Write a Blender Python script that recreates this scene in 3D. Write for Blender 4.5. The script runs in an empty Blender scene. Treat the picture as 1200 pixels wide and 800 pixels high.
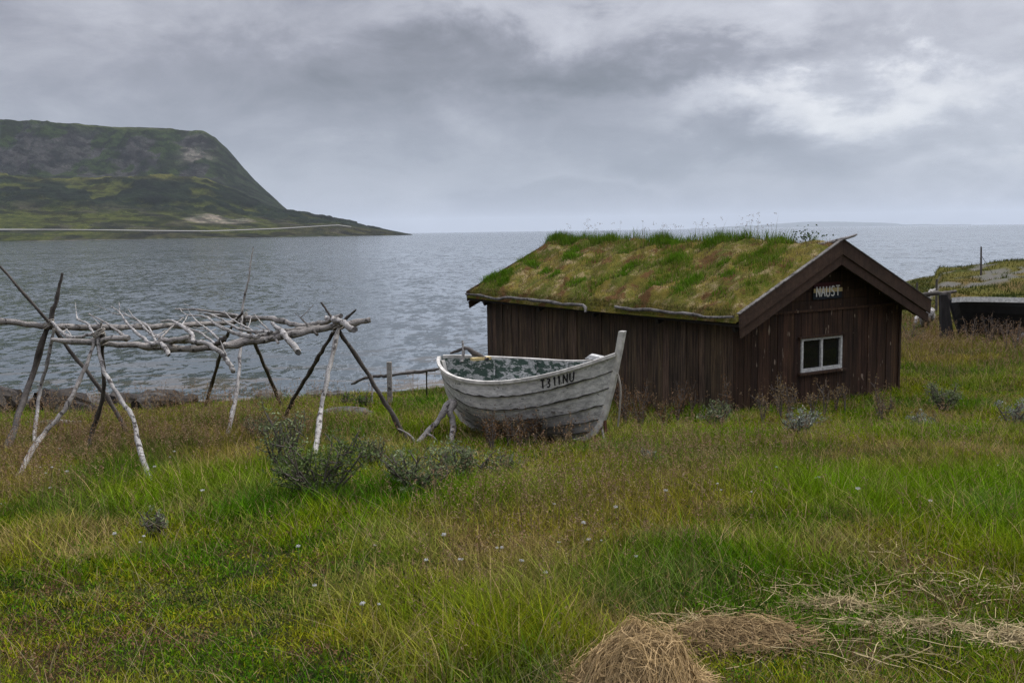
import bpy, math, random
import numpy as np
from mathutils import Vector, Matrix

random.seed(7)
rng = np.random.default_rng(11)
R = math.radians
scene = bpy.context.scene
COL = scene.collection

# ------------------------------------------------------------------ camera
EYE = 4.0
FPX = 1167.0
PITCH = math.atan(128.8 / FPX)
ROLL = math.atan(0.0147)
cam_data = bpy.data.cameras.new('camera')
cam_data.lens = 35.0
cam_data.sensor_width = 36.0
cam_data.clip_start = 0.05
cam_data.clip_end = 60000.0
cam = bpy.data.objects.new('camera', cam_data)
COL.objects.link(cam)
CM = Matrix.Translation((0, 0, EYE)) @ Matrix.Rotation(math.pi / 2 - PITCH, 4, 'X') @ Matrix.Rotation(-ROLL, 4, 'Z')
cam.matrix_world = CM
scene.camera = cam
M3 = np.array(CM.to_3x3())


def ray(px, py):
    d = M3 @ np.array([(px - 600) / FPX, (400 - py) / FPX, -1.0])
    return d


def P(px, py, Y):
    d = ray(px, py)
    k = Y / d[1]
    return np.array([d[0] * k, Y, EYE + d[2] * k])


def proj(x, y, z):
    v = np.stack([x, y, z - EYE], -1) @ M3
    w = np.maximum(-v[..., 2], 1e-3)
    return 600 + FPX * v[..., 0] / w, 400 - FPX * v[..., 1] / w


# ------------------------------------------------------------------ noise
def _h(xi, yi, s):
    n = (xi.astype(np.int64) * 374761393 + yi.astype(np.int64) * 668265263 + s * 974634777) & 0xffffffff
    n = ((n ^ (n >> 13)) * 1274126177) & 0xffffffff
    n = ((n ^ (n >> 16)) * 2246822519) & 0xffffffff
    return ((n ^ (n >> 15)) & 0xffff) / 65535.0


def vnoise(x, y, s=0):
    x = np.asarray(x, float); y = np.asarray(y, float)
    xi = np.floor(x); yi = np.floor(y)
    fx = x - xi; fy = y - yi
    fx = fx * fx * (3 - 2 * fx); fy = fy * fy * (3 - 2 * fy)
    a = _h(xi, yi, s); b = _h(xi + 1, yi, s); c = _h(xi, yi + 1, s); d = _h(xi + 1, yi + 1, s)
    return (a * (1 - fx) + b * fx) * (1 - fy) + (c * (1 - fx) + d * fx) * fy


def fbm(x, y, s=0, o=4):
    v = 0; a = .5; t = 0
    for i in range(o):
        v = v + a * vnoise(x * 2 ** i, y * 2 ** i, s + i * 17); t += a; a *= .5
    return v / t


def sstep(a, b, x):
    t = np.clip((x - a) / (b - a), 0, 1)
    return t * t * (3 - 2 * t)


# ------------------------------------------------------------------ land height
SHORE = [(-400, 19), (-60, 21), (-25, 21.8), (-10, 22.3), (-5, 22.8), (-2, 24.2), (2, 26.6), (6, 30), (13, 40), (20, 57), (26, 68), (40, 78), (70, 82), (140, 88), (500, 95)]


def shore_dist(x, y):
    x = np.asarray(x, float); y = np.asarray(y, float)
    sx = np.array([p[0] for p in SHORE], float); sy = np.array([p[1] for p in SHORE], float)
    best = np.full(np.broadcast(x, y).shape, 1e9)
    for i in range(len(SHORE) - 1):
        ax, ay, bx, by = sx[i], sy[i], sx[i + 1], sy[i + 1]
        ex, ey = bx - ax, by - ay
        t = np.clip(((x - ax) * ex + (y - ay) * ey) / (ex * ex + ey * ey), 0, 1)
        d = np.hypot(x - ax - t * ex, y - ay - t * ey)
        best = np.minimum(best, d)
    sgn = np.where(y < np.interp(x, sx, sy), 1.0, -1.0)
    return best * sgn


def gnd(x, y):
    x = np.asarray(x, float); y = np.asarray(y, float)
    d = shore_dist(x, y) + (fbm(x * .6, y * .6, 5, 3) - .5) * .7
    base = 2.35 - 0.085 * y
    lo = .45 + .52 * sstep(-1, 5, x)
    base = np.where(base > lo + .15, base, lo + .15 * np.exp(np.minimum(0, (base - lo - .15)) / .15))
    base = np.where(y < 0, 2.35 - .04 * y, base)
    # rocky headland on the right
    base = base + .95 * np.exp(-(((x - 27.5) / 6) ** 2 + ((y - 51) / 8) ** 2))
    base = base + 1.0 * np.exp(-(((x - 52) / 14) ** 2 + ((y - 48) / 14) ** 2))
    base = base + (.7 * (fbm(x * .22, y * .22, 31, 4) - .5) + .35 * (fbm(x * .9, y * .9, 37, 3) - .5)) * sstep(29, 36, y)
    base = base + .22 * (fbm(x * .45 + 9, y * .45, 3, 3) - .5) * sstep(2, 6, y) + .07 * (fbm(x * 1.8, y * 1.8, 8, 3) - .5)
    bank = np.interp(d, [-40, -3, 0, .7, 1.4, 2.2, 4, 8], [-3, -.5, -.02, .16, .42, .58, .72, 40])
    return np.minimum(base, bank)


def G(px, py, dz=0.0):
    d = ray(px, py)
    ys = np.linspace(2.0, 95, 6000)
    z = EYE + d[2] * ys / d[1]
    g = gnd(d[0] * ys / d[1], ys)
    k = np.argmax(z <= g)
    Y = ys[k]
    return np.array([d[0] * Y / d[1], Y, float(g[k]) + dz])


# ------------------------------------------------------------------ object helpers
def tag(o, label=None, cat=None, group=None, kind=None):
    if label: o['label'] = label
    if cat: o['category'] = cat
    if group: o['group'] = group
    if kind: o['kind'] = kind
    return o


def empty(name, loc, rz=0.0, label=None, cat=None, group=None):
    o = bpy.data.objects.new(name, None)
    o.empty_display_size = .2
    COL.objects.link(o)
    o.location = [float(c) for c in loc]
    o.rotation_euler = (0, 0, rz)
    return tag(o, label, cat, group)


class MB:
    def __init__(s):
        s.v = []; s.f = []; s.mi = []; s.c = []
        s.col = (1, 1, 1); s.m = 0

    def add(s, vs, fs):
        b = len(s.v)
        s.v += [tuple(float(c) for c in v) for v in vs]
        s.c += [s.col] * len(vs)
        for f in fs:
            s.f.append(tuple(b + i for i in f)); s.mi.append(s.m)

    def box(s, x0, y0, z0, x1, y1, z1):
        s.add([(x0, y0, z0), (x1, y0, z0), (x1, y1, z0), (x0, y1, z0), (x0, y0, z1), (x1, y0, z1), (x1, y1, z1), (x0, y1, z1)],
              [(0, 3, 2, 1), (4, 5, 6, 7), (0, 1, 5, 4), (1, 2, 6, 5), (2, 3, 7, 6), (3, 0, 4, 7)])

    def hexa(s, b, t):
        s.add(list(b) + list(t), [(0, 3, 2, 1), (4, 5, 6, 7), (0, 1, 5, 4), (1, 2, 6, 5), (2, 3, 7, 6), (3, 0, 4, 7)])

    def bar(s, a, b, w, h, up=(0, 0, 1)):
        a = np.array(a, float); b = np.array(b, float); d = b - a; d /= np.linalg.norm(d)
        u = np.cross(d, up); u /= np.linalg.norm(u); n = np.cross(u, d)
        k = [(-w / 2, -h / 2), (w / 2, -h / 2), (w / 2, h / 2), (-w / 2, h / 2)]
        s.hexa([a + u * i + n * j for i, j in k], [b + u * i + n * j for i, j in k])

    def tube(s, pts, rad, n=8, sub=4, rough=.12, seed=0):
        r_ = random.Random(seed)
        pts = [np.array(p, float) for p in pts]
        if not hasattr(rad, '__len__'): rad = [rad] * len(pts)
        # catmull rom
        q = []; rr = []
        for i in range(len(pts) - 1):
            p0 = pts[max(i - 1, 0)]; p1 = pts[i]; p2 = pts[i + 1]; p3 = pts[min(i + 2, len(pts) - 1)]
            for j in range(sub):
                t = j / sub
                q.append(.5 * ((2 * p1) + (-p0 + p2) * t + (2 * p0 - 5 * p1 + 4 * p2 - p3) * t * t + (-p0 + 3 * p1 - 3 * p2 + p3) * t ** 3))
                rr.append(rad[i] * (1 - t) + rad[i + 1] * t)
        q.append(pts[-1]); rr.append(rad[-1])
        if rough:
            for i in range(1, len(q) - 1):
                q[i] = q[i] + np.array([r_.uniform(-1, 1) for _ in range(3)]) * rr[i] * rough * 1.6
        d0 = q[1] - q[0]; d0 /= np.linalg.norm(d0)
        u = np.cross(d0, (0.31, .2, .93))
        if np.linalg.norm(u) < 1e-3: u = np.cross(d0, (1, 0, 0))
        vs = []
        for i, p in enumerate(q):
            kn = 1 + (r_.uniform(.1, .3) if rough > .08 and r_.random() < .18 else r_.uniform(-.06, .05) if rough else 0)
            d = q[min(i + 1, len(q) - 1)] - q[max(i - 1, 0)]; d /= np.linalg.norm(d)
            u = u - d * np.dot(u, d); u /= np.linalg.norm(u); w = np.cross(d, u)
            for k in range(n):
                a = 2 * math.pi * k / n
                rad_ = rr[i] * (1 + r_.uniform(-rough, rough)) * kn
                vs.append(p + (u * math.cos(a) + w * math.sin(a)) * rad_)
        fs = []
        for i in range(len(q) - 1):
            for k in range(n):
                fs.append((i * n + k, i * n + (k + 1) % n, (i + 1) * n + (k + 1) % n, (i + 1) * n + k))
        s.add(vs, fs)
        c0 = s.col
        if max(rr) > .02: s.col = tuple(.4 * c for c in c0)
        s.add(vs[:n], [tuple(range(n))[::-1]]); s.add(vs[-n:], [tuple(range(n))])
        s.col = c0

    def build(s, name, mats, parent=None, smooth=False, world=False):
        me = bpy.data.meshes.new(name)
        me.from_pydata(s.v, [], s.f)
        if not isinstance(mats, (list, tuple)): mats = [mats]
        for m in mats: me.materials.append(m)
        me.polygons.foreach_set('material_index', s.mi)
        if smooth: me.polygons.foreach_set('use_smooth', [True] * len(s.f))
        ca = me.color_attributes.new('Col', 'FLOAT_COLOR', 'POINT')
        ca.data.foreach_set('color', np.array([tuple(c) + (1,) for c in s.c], np.float32).ravel())
        me.update()
        o = bpy.data.objects.new(name, me)
        COL.objects.link(o)
        if parent:
            o.parent = parent
            if world: shift_to(o, parent)
        return o


def shift_to(o, parent):
    """parts given in world coordinates: express them in the parent's frame"""
    m = Matrix.Translation(parent.location) @ parent.rotation_euler.to_matrix().to_4x4()
    o.data.transform(m.inverted())


def mesh_tris(name, V, T, C, mat, parent=None, smooth=False, midx=None):
    me = bpy.data.meshes.new(name)
    n = len(V); t = len(T)
    me.vertices.add(n); me.vertices.foreach_set('co', np.ascontiguousarray(V, np.float32).ravel())
    me.loops.add(t * 3); me.loops.foreach_set('vertex_index', np.ascontiguousarray(T, np.int32).ravel())
    me.polygons.add(t); me.polygons.foreach_set('loop_start', np.arange(0, t * 3, 3, dtype=np.int32))
    if smooth: me.polygons.foreach_set('use_smooth', np.ones(t, bool))
    ms = mat if isinstance(mat, (list, tuple)) else [mat]
    for m in ms: me.materials.append(m)
    if midx is not None: me.polygons.foreach_set('material_index', np.ascontiguousarray(midx, np.int32))
    me.update(calc_edges=True)
    ca = me.color_attributes.new('Col', 'FLOAT_COLOR', 'POINT')
    C4 = np.ones((n, 4), np.float32); C4[:, :3] = C
    ca.data.foreach_set('color', C4.ravel())
    o = bpy.data.objects.new(name, me)
    COL.objects.link(o)
    if parent: o.parent = parent
    return o


def grid_mesh(name, X, Y, Z, C, mat, parent=None, smooth=True):
    a, b = X.shape
    V = np.stack([X, Y, Z], -1).reshape(-1, 3)
    i = np.arange(a * b).reshape(a, b)
    q = np.stack([i[:-1, :-1], i[1:, :-1], i[1:, 1:], i[:-1, 1:]], -1).reshape(-1, 4)
    T = np.concatenate([q[:, [0, 1, 2]], q[:, [0, 2, 3]]])
    return mesh_tris(name, V, T, C.reshape(-1, 3), mat, parent, smooth)


# blades: returns V, T, C
def blades(base, h, w, ang, lean, col, segs=3, tip=None, curl=2.0, droop=0.0):
    N = len(h)
    dx = np.cos(ang); dy = np.sin(ang)
    yaw = ang + np.pi / 2 + rng.uniform(-.9, .9, N)
    wx = np.cos(yaw); wy = np.sin(yaw)
    Vs = []; Cs = []
    for k in range(segs + 1):
        s = k / segs
        up = h * (s - droop * s * s)
        out = h * lean * s ** curl
        cx = base[:, 0] + dx * out; cy = base[:, 1] + dy * out; cz = base[:, 2] + up
        c = col if tip is None else col * (1 - s) + tip * s
        if k < segs:
            ww = w * (1 - s * .75) * .5
            Vs += [np.stack([cx - wx * ww, cy - wy * ww, cz], -1), np.stack([cx + wx * ww, cy + wy * ww, cz], -1)]
            Cs += [c, c]
        else:
            Vs.append(np.stack([cx, cy, cz], -1)); Cs.append(c)
    nv = 2 * segs + 1
    V = np.stack(Vs, 1).reshape(-1, 3); C = np.stack(Cs, 1).reshape(-1, 3)
    t = []
    for k in range(segs - 1):
        a = 2 * k
        t += [(a, a + 1, a + 3), (a, a + 3, a + 2)]
    a = 2 * (segs - 1); t.append((a, a + 1, a + 2))
    T = (np.arange(N)[:, None, None] * nv + np.array(t)[None]).reshape(-1, 3)
    return V, T, C


class Soup:
    def __init__(s): s.V = []; s.T = []; s.C = []; s.n = 0
    def add(s, V, T, C):
        s.V.append(V); s.T.append(T + s.n); s.C.append(C); s.n += len(V)
    def build(s, name, mat, parent=None, smooth=False):
        return mesh_tris(name, np.concatenate(s.V), np.concatenate(s.T), np.concatenate(s.C), mat, parent, smooth)


# small flat flecks (leaves / seeds): diamonds
def flecks(p, length, width, col):
    N = len(p)
    a = rng.normal(size=(N, 3)); a /= np.linalg.norm(a, axis=1)[:, None]
    b = rng.normal(size=(N, 3)); b -= a * (a * b).sum(1)[:, None]; b /= np.linalg.norm(b, axis=1)[:, None]
    L = np.broadcast_to(length, (N,))[:, None] * .5; W = np.broadcast_to(width, (N,))[:, None] * .5
    n = np.cross(a, b)
    V = np.stack([p - a * L, p + b * W + n * W * .3, p + a * L, p - b * W + n * W * .3], 1).reshape(-1, 3)
    T = (np.arange(N)[:, None, None] * 4 + np.array([(0, 1, 2), (0, 2, 3)])[None]).reshape(-1, 3)
    return V, T, np.repeat(col, 4, 0)


def copy_tree(o, parent=None):
    c = o.copy(); COL.objects.link(c)
    if parent: c.parent = parent
    for ch in list(o.children): copy_tree(ch, c)
    return c


# ------------------------------------------------------------------ materials
class NT:
    def __init__(s, tree): s.t = tree; s.n = tree.nodes; s.l = tree.links

    def new(s, typ, **kw):
        n = s.n.new(typ)
        for k, v in kw.items(): setattr(n, k, v)
        return n

    def put(s, sock, v):
        if hasattr(v, 'node') and hasattr(v, 'is_linked'): s.l.new(v, sock)
        elif isinstance(v, (tuple, list)) and len(v) == 3 and sock.type == 'RGBA': sock.default_value = (*v, 1)
        else: sock.default_value = v

    def math(s, op, a, b=None, clamp=False):
        n = s.new('ShaderNodeMath', operation=op, use_clamp=clamp)
        s.put(n.inputs[0], a)
        if b is not None: s.put(n.inputs[1], b)
        return n.outputs[0]

    def mix(s, f, a, b, blend='MIX'):
        n = s.new('ShaderNodeMix', data_type='RGBA', blend_type=blend)
        s.put(n.inputs[0], f); s.put(n.inputs[6], a); s.put(n.inputs[7], b)
        return n.outputs[2]

    def rng(s, v, a, b, c=0.0, d=1.0, smooth=True):
        n = s.new('ShaderNodeMapRange', clamp=True)
        if smooth: n.interpolation_type = 'SMOOTHSTEP'
        s.put(n.inputs[0], v); n.inputs[1].default_value = a; n.inputs[2].default_value = b
        n.inputs[3].default_value = c; n.inputs[4].default_value = d
        return n.outputs[0]

    def coord(s, which='Object', scale=(1, 1, 1)):
        n = s.new('ShaderNodeTexCoord'); m = s.new('ShaderNodeMapping')
        s.l.new(n.outputs[which], m.inputs[0]); m.inputs['Scale'].default_value = scale
        return m.outputs[0]

    def noise(s, vec, scale=1.0, detail=4.0, rough=.55, dist=0.0, out=0):
        n = s.new('ShaderNodeTexNoise')
        s.l.new(vec, n.inputs['Vector']); n.inputs['Scale'].default_value = scale
        n.inputs['Detail'].default_value = detail; n.inputs['Roughness'].default_value = rough
        n.inputs['Distortion'].default_value = dist
        return n.outputs[out]

    def attr(s, name='Col'):
        n = s.new('ShaderNodeAttribute', attribute_name=name)
        return n.outputs['Color']

    def bump(s, h, strength=.5, dist=.02):
        n = s.new('ShaderNodeBump'); n.inputs['Strength'].default_value = strength; n.inputs['Distance'].default_value = dist
        s.l.new(h, n.inputs['Height'])
        return n.outputs[0]


def material(name, fn):
    m = bpy.data.materials.new(name); m.use_nodes = True
    t = NT(m.node_tree)
    b = m.node_tree.nodes['Principled BSDF']
    b.inputs['Specular IOR Level'].default_value = .25
    b.inputs['Roughness'].default_value = .8
    fn(t, b)
    return m


def leafy(trans, mul=1.0, spec=.0, rough=.8):
    def fn(t, b):
        c = t.attr()
        n = t.noise(t.coord('Object'), 14, 2)
        c = t.mix(t.rng(n, .3, .7, 0, .3), c, t.mix(1.0, c, (.62, .62, .62), 'MULTIPLY'))
        t.put(b.inputs['Base Color'], c)
        b.inputs['Roughness'].default_value = rough
        b.inputs['Specular IOR Level'].default_value = spec
        tr = t.new('ShaderNodeBsdfTranslucent'); t.put(tr.inputs[0], c)
        mx = t.new('ShaderNodeMixShader'); mx.inputs[0].default_value = trans
        t.l.new(b.outputs[0], mx.inputs[1]); t.l.new(tr.outputs[0], mx.inputs[2])
        out = [n for n in t.n if n.type == 'OUTPUT_MATERIAL'][0]
        t.l.new(mx.outputs[0], out.inputs['Surface'])
    return fn


M = {}
M['grass'] = material('grass_blades', leafy(.20))
M['leaf'] = material('willow_leaves', leafy(.2, rough=.6))
M['straw'] = material('straw', leafy(.08, rough=.7))
M['petal'] = material('petals', leafy(.3))


def f_ground(t, b):
    c = t.attr(); o = t.coord('Object')
    n = t.noise(o, 3.0, 8, .65); n2 = t.noise(o, 22, 5, .7)
    c = t.mix(t.rng(n, .35, .7, 0, .5), c, t.mix(1.0, c, (.6, .75, .45), 'MULTIPLY'))
    c = t.mix(t.rng(n2, .4, .75, 0, .6), c, t.mix(1.0, c, (1.7, 1.5, 1.2), 'MULTIPLY'))
    t.put(b.inputs['Base Color'], c); b.inputs['Roughness'].default_value = 1.0; b.inputs['Specular IOR Level'].default_value = .03
    t.put(b.inputs['Normal'], t.bump(n2, .8, .03))
M['ground'] = material('turf_soil', f_ground)


def f_hill(t, b):
    c = t.attr(); o = t.coord('Object')
    n = t.noise(o, .022, 9, .75); n2 = t.noise(o, .12, 5, .8)
    c = t.mix(t.rng(n, .46, .56, 0, .85), c, t.mix(1.0, c, (.38, .48, .40), 'MULTIPLY'))
    c = t.mix(t.rng(n2, .52, .66, 0, .75), c, t.mix(1.0, c, (2.2, 2.1, 1.9), 'MULTIPLY'))
    t.put(b.inputs['Base Color'], c); b.inputs['Roughness'].default_value = 1.0
    b.inputs['Specular IOR Level'].default_value = 0.05
    t.put(b.inputs['Normal'], t.bump(t.math('ADD', n2, t.math('MULTIPLY', n, 2.0)), 1.0, 16.0))
M['hill'] = material('hillside', f_hill)


def f_road(t, b):
    b.inputs['Base Color'].default_value = (.17, .165, .15, 1)
M['road'] = material('gravel_road', f_road)


def f_water(t, b):
    o = t.coord('Object')
    def vn(sc, det, rough=.6):
        n = t.noise(t.coord('Object', sc), 1.0, det, rough, .2, 1)
        m = t.new('ShaderNodeVectorMath', operation='SUBTRACT'); t.l.new(n, m.inputs[0]); m.inputs[1].default_value = (.5, .5, .5)
        return m.outputs[0]
    def vs(v, k):
        m = t.new('ShaderNodeVectorMath', operation='MULTIPLY'); t.l.new(v, m.inputs[0]); m.inputs[1].default_value = (k * .7, k, 0); return m.outputs[0]
    def va(x, y):
        m = t.new('ShaderNodeVectorMath', operation='ADD'); t.l.new(x, m.inputs[0]); t.l.new(y, m.inputs[1]); return m.outputs[0]
    slope = va(va(vs(vn((.35, .16, 1), 3), .34), vs(vn((1.6, .75, 1), 3, .65), .80)), vs(vn((3.6, 2.4, 1), 3, .6), .80))
    gust = t.noise(t.coord('Object', (.006, .03, 1)), 1.0, 5, .6, .5)
    c = t.mix(t.rng(gust, .35, .65), (.030, .048, .056), (.050, .066, .076))
    sh = t.attr()
    sx = t.new('ShaderNodeSeparateColor'); t.l.new(sh, sx.inputs[0])
    weed = t.noise(t.coord('Object', (.28, 1.1, 1)), 1.0, 4, .6, .6)
    f = t.math('MULTIPLY', t.rng(weed, .48, .6), sx.outputs[0])
    c = t.mix(f, c, (.115, .075, .035))
    # small foam flecks by the bank
    fo = t.math('MULTIPLY', t.rng(t.noise(t.coord('Object', (.9, 5.5, 1)), 1.0, 6, .7, .8), .66, .74), sx.outputs[1])
    c = t.mix(fo, c, (.5, .5, .5))
    t.put(b.inputs['Base Color'], c)
    b.inputs['IOR'].default_value = 1.33
    b.inputs['Specular IOR Level'].default_value = .5
    b.inputs['Roughness'].default_value = .08
    gs = t.new('ShaderNodeVectorMath', operation='SCALE'); t.l.new(slope, gs.inputs[0]); t.put(gs.inputs['Scale'], t.rng(gust, .3, .7, .6, 1.35))
    up = t.new('ShaderNodeVectorMath', operation='ADD'); t.l.new(gs.outputs[0], up.inputs[0]); up.inputs[1].default_value = (0, 0, 1)
    nm = t.new('ShaderNodeVectorMath', operation='NORMALIZE'); t.l.new(up.outputs[0], nm.inputs[0]); t.put(b.inputs['Normal'], nm.outputs[0])
M['water'] = material('sea_water', f_water)


def wood_dark(c0, c1, fleck, fl_amt, streak=(9, 9, .5)):
    def fn(t, b):
        o = t.coord('Object', streak)
        g = t.noise(o, 3.0, 6, .7, .2); big = t.noise(t.coord('Object'), 1.3, 4)
        fine = t.noise(t.coord('Object', (60, 60, 1.6)), 1.0, 4, .7)
        c = t.mix(t.rng(g, .3, .72), c0, c1)
        c = t.mix(t.rng(big, .35, .7, 0, .6), c, t.mix(1.0, c, (.5, .5, .52), 'MULTIPLY'))
        c = t.mix(t.rng(fine, .45, .8, 0, .5), c, t.mix(1.0, c, (1.9, 1.8, 1.7), 'MULTIPLY'))
        c = t.mix(1.0, c, t.attr(), 'MULTIPLY')
        fl = t.noise(t.coord('Object', (14, 14, 4.2)), 1.0, 2, .5)
        c = t.mix(t.rng(fl, fl_amt, fl_amt + .05, 0, .85), c, fleck)
        t.put(b.inputs['Base Color'], c)
        b.inputs['Roughness'].default_value = .85
        t.put(b.inputs['Normal'], t.bump(t.math('ADD', fine, g), .5, .008))
    return fn
M['side_wood'] = material('tarred_planks', wood_dark((.014, .009, .006), (.100, .066, .039), (.16, .13, .10), .74))
M['gable_wood'] = material('brown_stained_planks', wood_dark((.014, .007, .004), (.066, .034, .018), (.24, .18, .13), .685))
M['barge_wood'] = material('brown_painted_board', wood_dark((.036, .020, .012), (.066, .038, .024), (.10, .07, .05), .80, (4, 4, 4)))
M['beam_wood'] = material('dark_roof_boards', wood_dark((.014, .011, .009), (.030, .023, .018), (.1, .08, .06), .82, (3, .4, 3)))
M['black_wood'] = material('tarred_timber', wood_dark((.010, .009, .009), (.026, .023, .022), (.07, .065, .06), .78, (5, 5, .8)))


def driftwood(c0, c1, c2, th):
    def fn(t, b):
        o = t.coord('Object')
        n = t.noise(o, 5, 5, .65); k = t.noise(o, 13, 3, .6, .3); f = t.noise(o, 60, 4, .7)
        c = t.mix(t.rng(n, .32, .68), c0, c1)
        c = t.mix(t.rng(f, .42, .68, 0, .7), c, t.mix(1.0, c, (.42, .40, .38), 'MULTIPLY'))
        c = t.mix(t.rng(k, th, th + .06, 0, .9), c, c2)
        c = t.mix(1.0, c, t.attr(), 'MULTIPLY')
        t.put(b.inputs['Base Color'], c); b.inputs['Roughness'].default_value = .85
        t.put(b.inputs['Normal'], t.bump(f, .9, .012))
    return fn
M['pale_wood'] = material('bleached_wood', driftwood((.20, .187, .175), (.42, .40, .375), (.045, .038, .034), .55))
M['grey_wood'] = material('weathered_wood', driftwood((.15, .137, .125), (.32, .295, .27), (.03, .026, .023), .58))
M['rot_wood'] = material('rotten_dark_wood', driftwood((.016, .013, .011), (.055, .046, .038), (.10, .09, .08), .66))
M['edge_wood'] = material('sodden_grey_wood', driftwood((.07, .062, .055), (.19, .175, .16), (.025, .022, .02), .55))
M['dark_wood'] = material('dark_bark_wood', driftwood((.05, .043, .037), (.11, .096, .084), (.02, .017, .015), .62))


def f_hull(t, b):
    o = t.coord('Object', (1.2, 6, 6)); oo = t.coord('Object')
    n = t.noise(o, 3.2, 7, .7); s = t.noise(t.coord('Object', (2.2, 30, 30)), 2.0, 5, .75); k = t.noise(t.coord('Object', (3.2, 7, 9)), 2.2, 5, .75)
    c = t.mix(t.rng(n, .3, .68), (.33, .32, .31), (.66, .64, .61))
    c = t.mix(t.rng(s, .52, .72, 0, .65), c, (.14, .135, .13))
    c = t.mix(t.rng(k, .60, .66, 0, .9), c, (.032, .030, .029))
    k2 = t.noise(t.coord('Object', (5, 40, 40)), 1.5, 5, .8)
    c = t.mix(t.rng(k2, .60, .66, 0, .8), c, (.05, .047, .045))
    # bare grey wood showing through low on the hull
    z = t.new('ShaderNodeSeparateXYZ'); t.l.new(oo, z.inputs[0])
    lowv = t.math('ADD', z.outputs[2], t.math('MULTIPLY', t.math('SUBTRACT', n, .5), .7))
    c = t.mix(t.rng(lowv, .62, .30, 0, .45), c, (.19, .18, .175))
    t.put(b.inputs['Base Color'], c); b.inputs['Roughness'].default_value = .7
    t.put(b.inputs['Normal'], t.bump(s, .5, .006))
M['hull'] = material('worn_white_hull_paint', f_hull)


def f_hull_in(t, b):
    o = t.coord('Object', (1.6, 3, 4))
    n = t.noise(o, 3.4, 6, .72, .2); s = t.noise(t.coord('Object'), 30, 4, .7)
    g = t.mix(t.rng(s, .3, .7), (.030, .055, .043), (.060, .090, .070))
    w = t.mix(t.rng(s, .3, .7), (.24, .25, .24), (.46, .46, .44))
    t.put(b.inputs['Base Color'], t.mix(t.rng(n, .50, .535), g, w))
    b.inputs['Roughness'].default_value = .75
    t.put(b.inputs['Normal'], t.bump(n, .4, .01))
M['hull_in'] = material('peeling_green_paint', f_hull_in)


def flat(name, c, rough=.8, var=.4, sc=8.0, spec=.25):
    def fn(t, b):
        n = t.noise(t.coord('Object'), sc, 5, .65)
        t.put(b.inputs['Base Color'], t.mix(t.rng(n, .3, .7), tuple(x * (1 - var) for x in c), c))
        b.inputs['Roughness'].default_value = rough; b.inputs['Specular IOR Level'].default_value = spec
        t.put(b.inputs['Normal'], t.bump(n, .3, .01))
    return material(name, fn)
M['white_paint'] = flat('weathered_white_paint', (.56, .55, .52), .65, .5, 22)
M['white_rim'] = flat('worn_white_rim', (.60, .57, .52), .7, .5, 9)
M['black_paint'] = flat('worn_black_paint', (.012, .012, .014), .55, .4, 5)
M['seam_shade'] = flat('lap_shadow_and_seam', (.085, .078, .07), .9, .6, 14)  # dark tone standing for the shadow and open seam under each lap
M['letter'] = flat('faded_black_letters', (.045, .042, .045), .8, .5, 30)
M['sign_blue'] = flat('dark_blue_board', (.012, .016, .026), .7, .4, 20)
M['sign_red'] = flat('dark_red_board', (.05, .008, .008), .7, .4, 20)
M['sign_cream'] = flat('cream_paint', (.55, .43, .20), .7, .4, 40)
M['sign_white'] = flat('white_lettering', (.70, .68, .64), .7, .3, 30)
M['rope'] = flat('grey_rope', (.30, .27, .23), .9, .4, 60)
M['rust'] = flat('rusty_iron', (.09, .035, .018), .9, .6, 25)
M['stem'] = flat('twig_bark', (.12, .10, .085), .9, .5, 20)
M['rock'] = flat('shore_rock', (.105, .098, .09), .9, .7, 2.2)
M['rope_dark'] = flat('dark_wire', (.05, .05, .05), .6, .2, 3)


def f_glass(t, b):
    b.inputs['Base Color'].default_value = (.006, .0065, .007, 1); b.inputs['Roughness'].default_value = .08
    b.inputs['Specular IOR Level'].default_value = .3
M['glass'] = material('dark_window_glass', f_glass)


def f_turf(t, b):
    o = t.coord('Object')
    n = t.noise(o, 1.5, 6, .65, .4); m = t.noise(o, 3.7, 6, .7); f = t.noise(o, 34, 5, .75)
    c = t.mix(t.rng(n, .36, .64), (.21, .16, .035), (.10, .115, .020))
    c = t.mix(t.rng(m, .50, .66), c, (.34, .26, .13))
    c = t.mix(t.rng(t.noise(o, 2.2, 5, .6, .3), .53, .62), c, (.14, .075, .03))
    c = t.mix(t.rng(f, .42, .7, 0, .6), c, t.mix(1.0, c, (.42, .42, .42), 'MULTIPLY'))
    t.put(b.inputs['Base Color'], c); b.inputs['Roughness'].default_value = 1.0
    b.inputs['Specular IOR Level'].default_value = .05
    t.put(b.inputs['Normal'], t.bump(t.math('ADD', f, t.math('MULTIPLY', m, 1.5)), 1.0, .05))
M['turf'] = material('roof_moss', f_turf)

# ------------------------------------------------------------------ world
world = bpy.data.worlds.new('World'); scene.world = world; world.use_nodes = True
SUN_EL, SUN_AZ = R(50), R(62)      # azimuth from +Y towards +X


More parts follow.
